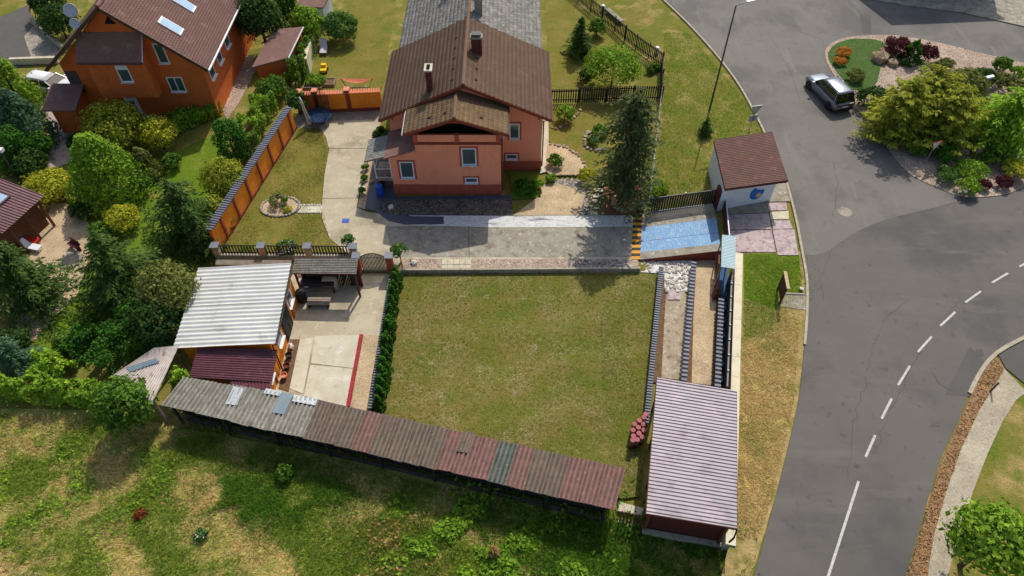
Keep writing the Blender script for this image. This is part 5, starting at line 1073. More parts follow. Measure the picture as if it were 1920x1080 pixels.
p=G(609,97,0); lo=thing('deck_chair',p,'grey cloth deck chair folded back under the shrub on the back lawn','deck chair')
MB().hexa([p+Vector((-.3,-.7,.28)),p+Vector((.35,-.7,.28)),p+Vector((.3,.1,.35)),p+Vector((-.35,.1,.35))],[p+Vector((-.3,-.7,.33)),p+Vector((.35,-.7,.33)),p+Vector((.3,.1,.4)),p+Vector((-.35,.1,.4))]).build('seat','cloth_grey',lo)
MB().hexa([p+Vector((-.35,.1,.35)),p+Vector((.3,.1,.35)),p+Vector((.2,.7,.95)),p+Vector((-.4,.7,.95))],[p+Vector((-.35,.1,.4)),p+Vector((.3,.1,.4)),p+Vector((.2,.66,1.0)),p+Vector((-.4,.66,1.0))]).build('backrest','cloth_grey',lo)
for sx in (-.28,.28):
    for sy in (-.6,.2): MB().tube([p+Vector((sx,sy,0)),p+Vector((sx,sy,.34))],.02,6).build('leg','steel',lo)
p=G(608,134,0); ty=thing('toy_tractor',p,'bright yellow plastic ride-on toy on the back lawn','toy'); MB().box(p.x-.25,p.x+.25,p.y-.4,p.y+.4,.12,.36).build('body','yellow_plastic',ty); MB().box(p.x-.22,p.x+.22,p.y+.1,p.y+.4,.36,.6).build('seat','yellow_plastic',ty)
for sx in (-.27,.27):
    for sy in (-.28,.28): MB().tube([(p.x+sx-.05,p.y+sy,.13),(p.x+sx+.05,p.y+sy,.13)],.13,10).build('wheel','tyre',ty)
for (px,l) in (((612,157),'raised vegetable bed framed with grey boards near the hammock'),((588,163),'narrow raised bed with pale boards by the terracotta coping')):
    p=G(*px,0); rb_=thing('raised_bed',p,l,'planter'); w,h=.8,.5
    for (x0,x1,y0,y1) in ((-w,w,-h,-h+.06),(-w,w,h-.06,h),(-w,-w+.06,-h+.06,h-.06),(w-.06,w,-h+.06,h-.06)): MB().box(p.x+x0,p.x+x1,p.y+y0,p.y+y1,-.05,.28).build('board','grey_wood',rb_)
    MB().box(p.x-w+.06,p.x+w-.06,p.y-h+.06,p.y+h-.06,-.05,.2).build('soil','soil',rb_)
o=single(MB().lathe([(.26,0),(.3,.06),(.3,.4),(.28,.45),(.3,.5),(.3,.82),(.22,.9),(0,.9)],G(713,364,0),18),'rain_barrel','blue_plastic','blue plastic rain barrel beside the porch of the salmon house','barrel',smooth=False)
single(MB().box(*(lambda c:(c.x-.25,c.x+.25,c.y-.22,c.y+.22,0,.02))(G(648,414,0))),'drain_cover','blue_dark','small blue square drain cover set in the concrete driveway','drain cover')
# fire pit, bench and loungers on the neighbour terrace
p=G(133,489,.03); fp=thing('fire_pit',p,'round fire pit ringed with grey stones on the gravel terrace','fire pit'); MB().lathe([(.0,.02),(.55,.02),(.6,.1),(.5,.1)],p,18).build('ash_bed','ash',fp)
for k in range(15):
    a=2*math.pi*k/15; MB().rock((p.x+.68*math.cos(a),p.y+.68*math.sin(a),.1),.16,k).build('stone','stone_grey',fp)
p=G(143,466,.03); bn=thing('log_bench',p,'red brown wooden bench block next to the fire pit','bench'); d=Vector((.85,-.52,0)); w=Vector((.52,.85,0))
MB().beam(p+d*-.45+Vector((0,0,.42)),p+d*.45+Vector((0,0,.42)),.4,.07).build('seat','maroon_wood',bn); MB().beam(p+d*-.45+w*.2+Vector((0,0,.62)),p+d*.45+w*.2+Vector((0,0,.62)),.06,.4).build('backrest','brown_wood',bn)
for s in (-.38,.38): MB().beam(p+d*s+Vector((0,0,0)),p+d*s+Vector((0,0,.4)),.3,.08).build('leg','maroon_wood',bn)
for (px,m,l) in (((68,468),'white_plastic','white plastic sun lounger on the gravel terrace'),((64,455),'red_plastic','red plastic chair behind the white sun lounger')):
    p=G(*px,.03); lg=thing('sun_lounger',p,l,'lounger'); MB().beam(p+Vector((-.5,.12,.3)),p+Vector((.45,-.12,.3)),.5,.06).build('seat',m,lg); MB().beam(p+Vector((-.5,.12,.32)),p+Vector((-.85,.2,.75)),.5,.06).build('backrest',m,lg)
    for s in (-.45,.4):
        for t in (-.18,.18): q=p+Vector((s,-s*.25+t,0)); MB().tube([q,q+Vector((0,0,.3))],.025,6).build('leg',m,lg)
p=G(516,147,0); bk=thing('bicycle',p,'white framed bicycle leaning against the terracotta shed','bicycle')
for s in (-.5,.5): 
    c=p+Vector((s,.1*s,.35)); MB().tube([c+Vector((.33*math.cos(k*math.pi/9),0,.33*math.sin(k*math.pi/9))) for k in range(19)],.025,6).build('wheel','white_plastic',bk)
MB().tube([p+Vector((-.5,-.05,.35)),p+Vector((-.15,0,.85)),p+Vector((.4,.03,.8)),p+Vector((.5,.05,.35))],.025,6).build('frame','white_plastic',bk); MB().tube([p+Vector((.32,-.25,.95)),p+Vector((.42,.03,.9)),p+Vector((.36,.3,.95))],.02,6).build('handlebar','plastic_black',bk); MB().box(p.x-.28,p.x-.05,p.y-.06,p.y+.06,.9,.96).build('saddle','plastic_black',bk); MB().tube([p+Vector((-.5,-.05,.35)),p+Vector((0,0,.3)),p+Vector((.4,.03,.8))],.02,6).build('chain_stay','white_plastic',bk)
# stones round the beds, boulders
def stones(name,px_line,z,r,m,label=None,closed=False,seed=3,step=.3,kind='stuff'):
    ln=smooth_line([G(a,b,z) for a,b in px_line],10); mb=MB(); acc=0; rg=random.Random(seed)
    for a,b in zip(ln,ln[1:]):
        acc+=(b-a).length
        if acc>step: acc=0; mb.rock((b.x+rg.uniform(-.04,.04),b.y+rg.uniform(-.04,.04),z+r*.3),r*rg.uniform(.75,1.2),rg.random())
    o=mb.build(name,m); o['kind']=kind; return o
stones('bed_edging_stones',[(1024,270),(1060,276),(1088,296),(1103,325)],.03,.15,'stone'); stones('bed_edging_stones',[(1104,328),(1070,328),(1026,327)],.03,.13,'stone',seed=5)
stones('path_edging_stones',[(1106,342),(1108,370),(1104,402)],.03,.15,'stone',seed=6); stones('path_edging_stones',[(1134,342),(1132,370),(1130,402)],.03,.16,'stone',seed=7)
stones('bed_edging_stones',[(1028,238),(1048,240),(1075,222),(1090,205)],.03,.14,'stone',seed=8); stones('ring_edging_stones',[(1118,246),(1100,252),(1097,270),(1110,282),(1132,280)],.03,.17,'stone_grey',seed=9)
stones('spruce_ring_stones',[(1152,372),(1165,366),(1182,370),(1188,382),(1178,396),(1160,394),(1150,384),(1152,372)],.03,.2,'stone',seed=10)
sp=tag(thing('stepping_path',G(1120,370,.03),None,None),kind='structure')
for i in range(6):
    p=G(1124-i*2.2,346+i*10.6,.03); MB().box(p.x-.33,p.x+.33,p.y-.2,p.y+.19,-.02,.075+.006*(i%2)).build('stepping_slab','paver_beige',sp)
for i,(px,r,m) in enumerate([((836,503),.0,'stone'),((733,388),.28,'stone_white'),((697,340),.2,'stone'),((681,352),.2,'stone_white'),((775,487),.22,'stone'),((776,492),.25,'stone_white'),((1662,104),.75,'boulder'),((1648,112),.85,'boulder'),((1672,120),.6,'boulder'),((1833,287),.6,'boulder'),((1805,284),.55,'boulder')]):
    if r==0: continue
    z=ZR if px[0]>1500 else 0; p=G(px[0],px[1],z+.1); lab={'boulder':['','','','','','','buff boulder beside the wide burgundy shrub','largest brown boulder on the island turf','smaller brown boulder in front of the pair on the turf','buff boulder under the right hand ball shrubs of the island','pale boulder close to the give way sign ball shrub'][i],'stone_white':'whitish rock on the gravel bed by the driveway','stone':'buff rock beside the concrete driveway'}[m]
    single(MB().rock((p.x,p.y,z+r*.35),r,i*5+2,.8),'boulder' if m=='boulder' else 'rock',m,lab,'rock',{'boulder':None,'stone_white':'whitish rocks by the driveway','stone':'buff rocks by the driveway'}[m])
# loose stones in the rubble strip and wall bed
rg=random.Random(11); mb=MB()
for i in range(170):
    t=rg.random(); p=G(1202+96*rg.random() if i<60 else 1248+46*rg.random(),490+ (20 if i<60 else 58)*rg.random(),-.2); mb.rock((p.x,p.y,-.17),rg.uniform(.06,.15),i)
mb.build('rubble_stones','stone_white')['kind']='stuff'
MB().prism([tuple(G(a,b,-.2).xy) for a,b in [(1254,542),(1276,544),(1275,562),(1252,562)]],-.3,-.17).build('pink_slab','slab_pink')['kind']='structure'
for i,(a,b,l) in enumerate(((546,652,'pale rock in the narrow bed along the workshop wall'),(543,670,'dark clay pot in the workshop wall bed'),(539,690,'square dark planter in the workshop wall bed'),(534,708,'terracotta figure pot near the lean-to'),)):
    p=G(a,b,-.22)
    if i==0: single(MB().rock((p.x,p.y,-.1),.22,9,1.3),'rock','stone_white',l,'rock')
    else: single(MB().lathe([(.12,0),(.2,.3),(.22,.32),(.18,.32),(.16,.2),(0,.2)],p,12),'flower_pot',['','plastic_black','chimney_red','cap_terracotta'][i],l,'pot')
for i,(a,b,l) in enumerate(((548,232,'pale stone tile standing by the shady terrace'),(640,203,'small pot with dry plant at the shaded orange wall'))):
    p=G(a,b,0); single(MB().lathe([(.12,0),(.2,.28),(.22,.3),(.17,.3),(0,.22)],p,12),'flower_pot','cap_terracotta' if i else 'stone_white',l,'pot')
# flower bed ring on the side lawn
c=G(526,388,.0); fb=tag(thing('flower_bed',c,'oval flower bed ringed with dark stones on the side lawn','flower bed'))
mb=MB(); mb.lathe([(0,.04),(1.35,.04),(1.35,-.05)],(c.x,c.y,0),24,1,.72); mb.build('gravel','gravel_tan',fb)
for k in range(34):
    a=2*math.pi*k/34; MB().rock((c.x+1.4*math.cos(a),c.y+1.02*math.sin(a),.07),.13,k).build('edging_stone','stone_grey',fb)
for y in (384.5,398.5):
    for k in range(9): p=G(560+k*5,y,.02); MB().rock((p.x,p.y,.03),.1,k).build('path_stone','stone_white',fb)
# ------------------------------------------------------------------ vegetation
def leaves(c,nrm,s,rg,asp=1.7):
    "leaf quads (pointed) at c, facing about nrm"
    N=len(c); r=rg.normal(size=(N,3)); n=nrm+.7*r; n/=np.linalg.norm(n,axis=1)[:,None]+1e-9
    t=np.cross(n,rg.normal(size=(N,3))); t/=np.linalg.norm(t,axis=1)[:,None]+1e-9; b=np.cross(n,t); s=s[:,None]
    V=np.stack([c-t*s*asp*.5,c+b*s*.5+n*s*.12,c+t*s*asp*.5,c-b*s*.5+n*s*.12],1).reshape(-1,3); Q=np.arange(4*N).reshape(N,4); return V,Q
def sph(rg,n):
    v=rg.normal(size=(n,3)); return v/np.linalg.norm(v,axis=1)[:,None]
def crown_pts(rg,n,rx,ry,rz,shape='round',nc=40,cr=.32):
    "clumps over a body of revolution centred at z 0..2rz"
    d=sph(rg,nc)
    if shape=='cone':
        h=rg.random(nc)**1.15; a=rg.random(nc)*6.283; w=(1-h)**.75*.95+.05; C=np.stack([np.cos(a)*w,np.sin(a)*w,h*2-1],1); R_=cr*(.5+.5*(1-h))
    elif shape=='column':
        h=rg.random(nc); a=rg.random(nc)*6.283; w=np.where(h<.6,1,np.sqrt(np.clip(1-((h-.6)/.4)**2,0.03,1)))*.8; C=np.stack([np.cos(a)*w,np.sin(a)*w,h*2-1],1); R_=np.full(nc,cr)
    else:
        d[:,2]=np.abs(d[:,2])*1.0-.35*(rg.random(nc)<.45); d/=np.linalg.norm(d,axis=1)[:,None]; C=d*(.62+.22*rg.random(nc))[:,None]; R_=cr*(.7+.6*rg.random(nc))
    k=rg.integers(0,nc,n); dd=sph(rg,n); P=C[k]+dd*(R_[k]*(.55+.45*rg.random(n)**.5))[:,None]
    nr=dd+.9*C[k]; P=P*np.array([rx,ry,rz]); return P,nr
def trunk_mesh(name,h,r,lean=(0,0),limbs=6,cr=1.,seed=0,z0=-.15):
    rg=random.Random(seed); mb=MB(); top=Vector((lean[0],lean[1],h)); mb.tube([(0,0,z0),(lean[0]*.3,lean[1]*.3,h*.4),tuple(top)],r,8,r*.3)
    for i in range(limbs):
        t=.3+.6*i/max(1,limbs); a=i*2.4+rg.random(); p=Vector((lean[0]*t*.8,lean[1]*t*.8,h*t)); L=cr*(.75 if t<.7 else .45); mb.tube([p,p+Vector((math.cos(a)*L*.5,math.sin(a)*L*.5,L*.25)),p+Vector((math.cos(a)*L,math.sin(a)*L,L*.45))],r*.4,5,r*.1)
    return mb.mesh(name,'bark')
LEAFK=.95
def plant(name,label,cat,loc,rx,h,m,shape='round',leaf=.13,n=None,nc=None,cr=.31,stem=0,ry=None,group=None,seed=None,flowers=None,cover=2.1):
    "shrub or tree: crown of leaf clumps plus trunk; crown from stem height to h"
    seed=seed if seed is not None else int(abs(loc[0]*131+loc[1]*37))%9999; rg=np.random.default_rng(seed); ry=ry or rx; rz=(h-stem)/2
    area=4*math.pi*((rx*rz)+(rx*ry)+(ry*rz))/3; n=n or int(area/(leaf*leaf*.85)*cover*LEAFK); n=min(n,16000)
    nc=nc or int(max(30,min(190,area/.28))); P,nr=crown_pts(rg,n,rx,ry,rz,shape,nc,cr); P[:,2]+=stem+rz
    if shape=='round': P[:,2]=np.maximum(P[:,2],.03+stem*.6)
    P[:,2]=np.maximum(P[:,2],.02)
    V,Q=leaves(P,nr,leaf*(.5+1.0*rg.random(n)**1.5),rg); root=thing(name,loc,label,cat,group)
    link('foliage' if h<2.2 and stem==0 else 'crown',npmesh('crown',V,Q,m),root)
    link('stem' if h<2.2 and stem==0 else 'trunk',trunk_mesh('trunk',h*.8,max(.03,min(.2,h*.03)),limbs=5,cr=rx*.9,seed=seed),root)
    if flowers:
        k=int(n*.12); P2,n2=crown_pts(rg,k,rx*1.05,ry*1.05,rz*1.05,shape,nc,cr); P2[:,2]+=stem+rz; P2=P2[P2[:,2]>h*.4]; V,Q=leaves(P2,np.tile([0,0,1.],(len(P2),1)),np.full(len(P2),leaf*.9),rg,1.1); link('flowers',npmesh('flowers',V,Q,flowers),root)['kind']='stuff'
    return root
def spruce(name,label,loc,h,rad,m,seed=0,base=.1,dens=1.,droop=.22,feather=.34,group=None,cat='tree',tw=.1,pw=.85,miss=.1):
    "conifer: whorls of drooping branches set with needle sprays"
    rg=np.random.default_rng(seed); C=[];D=[];S=[]; mb=MB(); mb.tube([(0,0,-.2),(0,0,h*.5),(0,0,h*.98)],max(.06,h*tw*.17),8,.015)
    lv=int(h/.36*dens)
    for i in range(lv):
        t=i/lv; z=h*(base+(1-base)*t); L=rad*((1-t)**pw)*(.7+.45*rg.random())*(1 if t<.9 else .75)+.12; nb=int(7+6*(1-t)); a0=rg.random()*6.28
        for k in range(nb):
            if rg.random()<miss: continue
            a=a0+6.283*k/nb+rg.normal()*.15; Lb=L*(.68+.5*rg.random()); d=np.array([math.cos(a),math.sin(a),0]); ns=max(4,int(Lb/.11*dens)); zz=z+rg.normal()*.12
            if Lb>.6 and k%2==0: mb.tube([(0,0,zz),tuple(d*Lb*.5+np.array([0,0,zz-droop*Lb*.3])),tuple(d*Lb*.95+np.array([0,0,zz-droop*Lb*.75]))],.022,4,.006)
            for s in range(ns):
                u=(s+rg.random())/ns; p=d*Lb*u+np.array([0,0,zz-droop*Lb*u*u+.08*Lb*u]); sd=np.array([-d[1],d[0],0]); w=.34*Lb*(1-u*.75)
                for q in (-1,1):
                    o=p+sd*q*w*rg.random()+np.array([0,0,-.06-.14*rg.random()]); C.append(o); dr=d*.7+sd*q*.7+np.array([0,0,-.25]); D.append(dr/np.linalg.norm(dr)); S.append(feather*(.6+.6*rg.random()))
    C=np.array(C);D=np.array(D);S=np.array(S)[:,None]; N=len(C); nn=np.tile([0,0,1.],(N,1))+.45*rg.normal(size=(N,3)); b=np.cross(nn,D); b/=np.linalg.norm(b,axis=1)[:,None]
    V=np.stack([C-D*S*.5,C+b*S*.2,C+D*S*.55+np.array([0,0,-.03]),C-b*S*.2],1).reshape(-1,3); root=thing(name,loc,label,cat,group)
    link('crown',npmesh('crown',V,np.arange(4*N).reshape(N,4),m),root); link('trunk',mb.mesh('trunk','bark'),root); return root
def at_crown(px,py,h,z0=None,k=.55):
    "base of a plant whose crown centre shows at px,py"
    z=0 if z0 is None else z0; p=G(px,py,z+h*k); return Vector((p.x,p.y,z if z0 is not None else terr(p.x,p.y)))
def tree(name,label,px,py,rpx,h,m,shape='round',z0=0,k=.55,cat=None,**kw):
    p=at_crown(px,py,h,z0,k); r=rpx*mpp(px,py,z0+h*k); return plant(name,label,cat or ('tree' if h>=2.2 else 'shrub'),p,r,h,m,shape,**kw)
# --- left neighbour garden
tree('conifer_tree','tall light green conifer at the left edge beside the white car',18,158,40,5.2,'leaf_light','cone',leaf=.15,k=.5)
tree('conifer_tree','broad blue green conifer next to the paved drive on the left',40,226,46,4.6,'leaf_blue','cone',leaf=.16,k=.45)
tree('conifer_tree','dark green columnar thuja at the left edge near the lantern',12,275,34,3.4,'leaf_thuja','column',leaf=.13)
tree('dark_shrub','dark green round shrub behind the stone wall near the dishes',108,38,36,3.2,'leaf_dark',leaf=.15)
tree('dark_shrub','dark leafy shrub filling the corner by the low pale wall on the street side',88,2,34,3.0,'leaf_dark',leaf=.15)
tree('conifer_tree','large golden green thuja before the door of the terracotta house',215,240,56,4.0,'leaf_golden','round',leaf=.13,k=.5,cr=.3)
tree('conifer_tree','largest golden green thuja on the neighbour lawn with a bulky cone shape',193,322,66,5.2,'leaf_light','cone',leaf=.14,k=.42,cr=.36)
tree('yellow_shrub','yellow tipped rounded thuja below the terracotta house window',296,252,35,2.9,'leaf_yellow',leaf=.12,k=.5)
tree('feathery_conifer','small feathery yellowish conifer between two thujas',268,302,26,2.6,'leaf_olive','cone',leaf=.14)
tree('column_thuja','dark columnar thuja near the orange garden wall',430,262,29,3.4,'leaf_thuja','column',leaf=.12)
tree('golden_thuja','golden thuja with glossy tips beside the orange garden wall',421,336,42,3.0,'leaf_golden',leaf=.12,k=.5)
tree('yellow_shrub','bright yellow spreading shrub behind the maroon roofed garden house',87,348,47,1.9,'leaf_yellow',leaf=.12)
tree('round_shrub','yellow green clipped ball shrub on the neighbour lawn',230,408,33,1.7,'leaf_yellow',leaf=.11)
tree('round_shrub','dark clipped ball shrub beside the yellow green ball',188,432,24,1.3,'leaf_mid',leaf=.11)
tree('round_shrub','small clipped ball shrub near the curving gravel terrace',160,607,24,1.3,'leaf_mid',leaf=.1)
p=at_crown(345,405,5.0,0,.4); spruce('spruce_tree','dark loose spruce leaning over the neighbour lawn beside the orange wall',p,5.6,3.2,'leaf_green_spruce',11,dens=1.0,pw=.7)
p=at_crown(372,440,4.0,0,.4); spruce('spruce_tree','narrower dark spruce pressed against the orange wall end',p,4.4,1.6,'leaf_green_spruce',12)
p=at_crown(218,508,5.4,0,.42); spruce('spruce_tree','broad dark spruce beside the fire pit terrace',p,6.0,3.5,'leaf_green_spruce',13,dens=1.05,pw=.7)
tree('deciduous_tree','round dull green tree behind the white workshop roof',315,545,55,4.6,'leaf_olive',stem=1.2,leaf=.13,k=.6)
tree('deciduous_tree','shaded green tree in the corner behind the workshop and canopy',300,610,52,3.6,'leaf_dark',leaf=.14,k=.4)
p=at_crown(40,525,5.5,0,.42); spruce('spruce_tree','dark spruce at the left edge beside the sun lounger',p,6.2,3.1,'leaf_green_spruce',14,dens=1.05)
p=at_crown(18,665,2.6,0,.45); spruce('blue_spruce','pale blue young spruce at the left edge above the hedge',p,3.0,1.5,'leaf_blue',15,dens=1.2,feather=.28)
tree('dark_shrub','low dark shrubs in the shade under the left spruce',20,640,32,1.6,'leaf_dark',leaf=.12)
tree('dark_shrub','dark green shrub below the lantern on the left',50,305,38,1.8,'leaf_dark',leaf=.13)
tree('dark_shrub','dark shrub between the paved drive and the biggest thuja',148,268,22,2.0,'leaf_dark',leaf=.12)
for (px,py,r,h,m,l) in ((258,342,24,1.7,'leaf_mid','mid green shrub at the foot of the largest thuja'),(150,395,20,1.4,'leaf_dark','dark low shrub between the yellow shrub and the largest thuja'),(322,300,18,1.3,'leaf_mid','small green shrub on the neighbour lawn below the clipped hedge'),(398,390,26,2.2,'leaf_golden','golden conifer between the spruce and the orange wall'),(120,640,22,1.3,'leaf_mid','round shrub near the bottom end of the gravel terrace'),(70,270,26,2.0,'leaf_thuja','rounded thuja between the blue green conifer and the lantern'),(250,590,30,2.2,'leaf_thuja','dark rounded thuja behind the slanting hedge')): tree('garden_shrub',l,px,py,r,h,m,leaf=.12)
def hedge(name,label,pts,w,h,m,leaf=.11,z=0,cover=2.0,seed=5,cat='hedge',lump=.12):
    "clipped hedge along a pixel line"
    ln=[G(a,b,z) for a,b in pts]; rg=np.random.default_rng(seed); L=sum((b-a).length for a,b in zip(ln,ln[1:])); n=min(15000,int(L*(w+2*h)/(leaf*leaf*.85)*cover)); c=ln[0]; P=[];Nn=[]
    cum=np.cumsum([0]+[(b-a).length for a,b in zip(ln,ln[1:])])
    s=rg.random(n)*L; sec=np.clip(np.searchsorted(cum,s)-1,0,len(ln)-2); A=np.array([tuple(q) for q in ln]); t=(s-cum[sec])/(cum[sec+1]-cum[sec]); B=A[sec]*(1-t)[:,None]+A[sec+1]*t[:,None]
    d=A[sec+1]-A[sec]; d/=np.linalg.norm(d,axis=1)[:,None]; sd=np.stack([-d[:,1],d[:,0],0*d[:,0]],1); a=rg.random(n)*3.1416
    wob=1+lump*np.sin(s*2.1+np.sin(a*3)*1.5)+lump*.6*np.sin(s*4.7+a*2); r=(.82+.18*rg.random(n))*wob
    ca=np.sign(np.cos(a))*np.abs(np.cos(a))**.6; sa=np.abs(np.sin(a))**.6
    P=B+sd*(ca*w/2*r)[:,None]+np.stack([0*a,0*a,sa*h*r],1)+rg.normal(size=(n,3))*.03; P[:,2]=np.maximum(P[:,2],z+.02); Nn=sd*ca[:,None]+np.stack([0*a,0*a,sa],1)
    V,Q=leaves(P-np.array(tuple(c)),Nn,leaf*(.7+.6*rg.random(n)),rg); root=thing(name,c,label,cat); link('foliage',npmesh('foliage',V,Q,m),root)
    mb=MB()
    for k in range(max(2,int(L/.9))):
        q=B[k%n]-np.array(tuple(c)); mb.tube([(q[0],q[1],-.1),(q[0],q[1],h*.7)],.03,5,.015)
    link('stems',mb.mesh('stems','bark'),root); return root
hedge('clipped_hedge','curved clipped hedge with yellow lit top below the terracotta house',[(322,245),(350,236),(385,220),(410,205)],1.7,1.3,'leaf_light',seed=1)
hedge('clipped_hedge','low shaded leg of the clipped hedge at the terracotta house corner',[(326,212),(352,202),(378,194)],1.3,.9,'leaf_mid',seed=2)
hedge('thuja_hedge','dark slanting thuja hedge left of the pale canopy',[(245,628),(218,668),(190,706)],1.5,1.9,'leaf_thuja',seed=3)
hedge('thuja_hedge','shorter dark thuja hedge beside the clipped ball shrub',[(186,630),(162,655),(140,680)],1.2,1.5,'leaf_thuja',seed=4)
hedge('vine_fence','fence overgrown with light green vine at the edge of the meadow',[(-20,742),(60,742),(140,748),(215,758)],1.2,1.6,'leaf_light',leaf=.16,seed=6,lump=.2)
hedge('vine_bush','bright leafy vine mound behind the overgrown fence',[(72,700),(110,695),(140,705)],1.4,1.2,'leaf_bright',leaf=.15,seed=7,lump=.25)
hedge('ivy','dark ivy covering the ground above the pale canopy',[(250,650),(285,648),(330,640)],2.4,1.5,'leaf_mid',leaf=.14,seed=8,lump=.2)
hedge('ivy_wall','dense ivy on the boundary wall beside the brown shed roof',[(588,70),(578,105),(566,140),(552,170)],1.2,2.0,'leaf_mid',leaf=.15,seed=9,lump=.2)
hedge('shrub_hedge','loose green shrubs along the outside of the orange garden wall',[(500,205),(488,235),(470,262)],1.7,1.7,'leaf_light',leaf=.13,seed=10,lump=.22)
hedge('shrub_hedge','darker green shrubs further along outside the orange wall',[(470,270),(458,290)],1.5,1.5,'leaf_mid',leaf=.13,seed=12,lump=.22)
tree('deciduous_tree','leafy green tree growing at the meadow corner before the shelter',240,765,54,4.2,'leaf_mid',z0=-.3,leaf=.14,stem=.5,k=.5)
tree('vine_bush','yellow green vine mound over the end of the pale canopy',335,703,20,2.6,'leaf_bright',z0=-.25,leaf=.14,k=.8)
# --- behind
tree('deciduous_tree','big dark tree behind the terracotta house at the top',487,42,44,6.0,'leaf_dark',leaf=.17,k=.5)
tree('column_thuja','dark column tree beside the big dark tree at the top',540,12,20,5.0,'leaf_thuja','column',leaf=.15,k=.5)
tree('shrub','light green bushy tree above the ivy wall',576,45,32,3.4,'leaf_light',leaf=.15)
tree('shrub','grey green bush at the edge of the back lawn',638,48,34,2.6,'leaf_moss',leaf=.15)
tree('shrub','round green bush beside the bicycle and shed',510,164,30,1.9,'leaf_mid',leaf=.13)
tree('shrub','green bush hanging over the corner of the two orange walls',553,180,20,2.4,'leaf_moss',leaf=.13,k=.75)
tree('shrub','leafy vegetables in the raised bed near the hammock',590,150,20,.8,'leaf_light',leaf=.12)
tree('shrub','dark green shrub at the left wall of the salmon house',716,253,18,1.6,'leaf_dark',leaf=.11)
# --- north-east garden
p=at_crown(1087,82,3.2,0,.35); spruce('young_spruce','dark green young spruce in the north garden',p,3.9,1.3,'leaf_green_spruce',31,dens=1.4,feather=.3)
tree('deciduous_tree','airy light green tree behind the black picket fence',1150,128,54,3.6,'leaf_light',leaf=.14,stem=.6,cover=1.3,cr=.3)
tree('shrub','dark round shrub below the airy tree',1102,140,18,1.2,'leaf_dark',leaf=.11); tree('shrub','green shrubs under the roadside fence bend',1225,130,14,1.1,'leaf_mid',leaf=.11); tree('shrub','green shrub row behind the roadside fence',1120,50,18,1.6,'leaf_mid',leaf=.12)
p=T(1163,383); spruce('blue_spruce','big blue green spruce with bare lower trunk beside the gate',p,10.0,2.75,'leaf_spruce',33,base=.17,dens=1.05,droop=.45,feather=.42,tw=.13,pw=.36,miss=.4)
tree('shrub','light green bush in the bed beside the salmon house corner',1060,212,19,1.3,'leaf_light',leaf=.11,z0=.03); tree('shrub','dark green peony bush in the round gravel bed',1042,300,16,.9,'leaf_mid',leaf=.1); tree('shrub','yellow dwarf conifer next to the stepping path',1100,328,17,1.1,'leaf_yellow',leaf=.1); tree('shrub','small green clump at the edge of the tan gravel',1033,333,11,.6,'leaf_light',leaf=.09)
tree('shrub','tall green grasses in the bed before the right wing',985,350,24,.7,'leaf_thuja',leaf=.12); tree('shrub','pale green grass clump at the right end of the grass bed',1010,345,10,.9,'leaf_light',leaf=.1)
tree('shrub','silvery plants in the stone ring beside the spruce',1112,264,13,.6,'leaf_moss',leaf=.1); tree('shrub','low green ground cover right of the spruce',1230,352,24,.8,'leaf_light',leaf=.11); tree('shrub','green leafy clump left of the spruce crown',1126,245,16,.8,'leaf_mid',leaf=.11)
p=T(1320,252); spruce('young_spruce','small dark conifer on the roadside grass by the street lamp',p,1.7,.62,'leaf_green_spruce',35,dens=2.0,feather=.2)
# --- driveway
for (px,py,l,pn) in ((658,472,'ball lollipop shrub beside the left gate pillar',660),(752,490,'larger lollipop shrub beside the right gate pillar',743)):
    p=G(px,py,0); plant('standard_shrub',l,'shrub',p,.5 if pn==660 else .62,1.5,'leaf_moss',stem=.65,leaf=.09)
for i,(px,py) in enumerate([(686,314),(684,334),(680,358)]):
    plant('ball_shrub','small dark ball shrub in the gravel strip beside the driveway','shrub',G(px,py+4,.02),.3,.5,'leaf_mid',leaf=.07,group='ball shrubs beside the driveway',seed=i)
p=G(524,385,0); plant('rose_bush','pink flowering rose bush in the oval flower bed','shrub',p,.7,.85,'leaf_mid',leaf=.09,flowers='petal_pink',cover=1.2); plant('shrub','yellow flowering edging plant in the oval bed','shrub',G(540,396,0),.35,.35,'leaf_yellow',leaf=.07)
tree('rose_bush','white flowering bush at the lower edge of the side lawn',536,464,20,.9,'leaf_moss',leaf=.09,flowers='petal_white'); tree('shrub','spiky yellow green tuft at the lower edge of the side lawn',460,468,12,.4,'leaf_light',leaf=.09)
# --- thuja row along the lawn
tp=[plant('thuja','x','tree',Vector((0,0,-50-i)),.36,1.5,'leaf_thuja','cone',leaf=.085,seed=60+i,n=1500,cr=.42) for i in range(3)]
a,b=G(744,524,-.25),G(712,768,-.25); k=16
for i in range(k):
    s=tp[i%3]; r=s if i<3 else s.copy()
    if i>=3:
        COL.objects.link(r)
        for ch in list(s.children): c=ch.copy(); COL.objects.link(c); c.parent=r
    r.location=a.lerp(b,i/(k-1)); sc=random.uniform(.88,1.12); r.scale=(sc,sc,sc*random.uniform(.92,1.08)); r.rotation_euler.z=random.random()*6
    tag(r,'small cone shaped thuja in the row along the square lawn','tree','thujas in the row along the lawn')
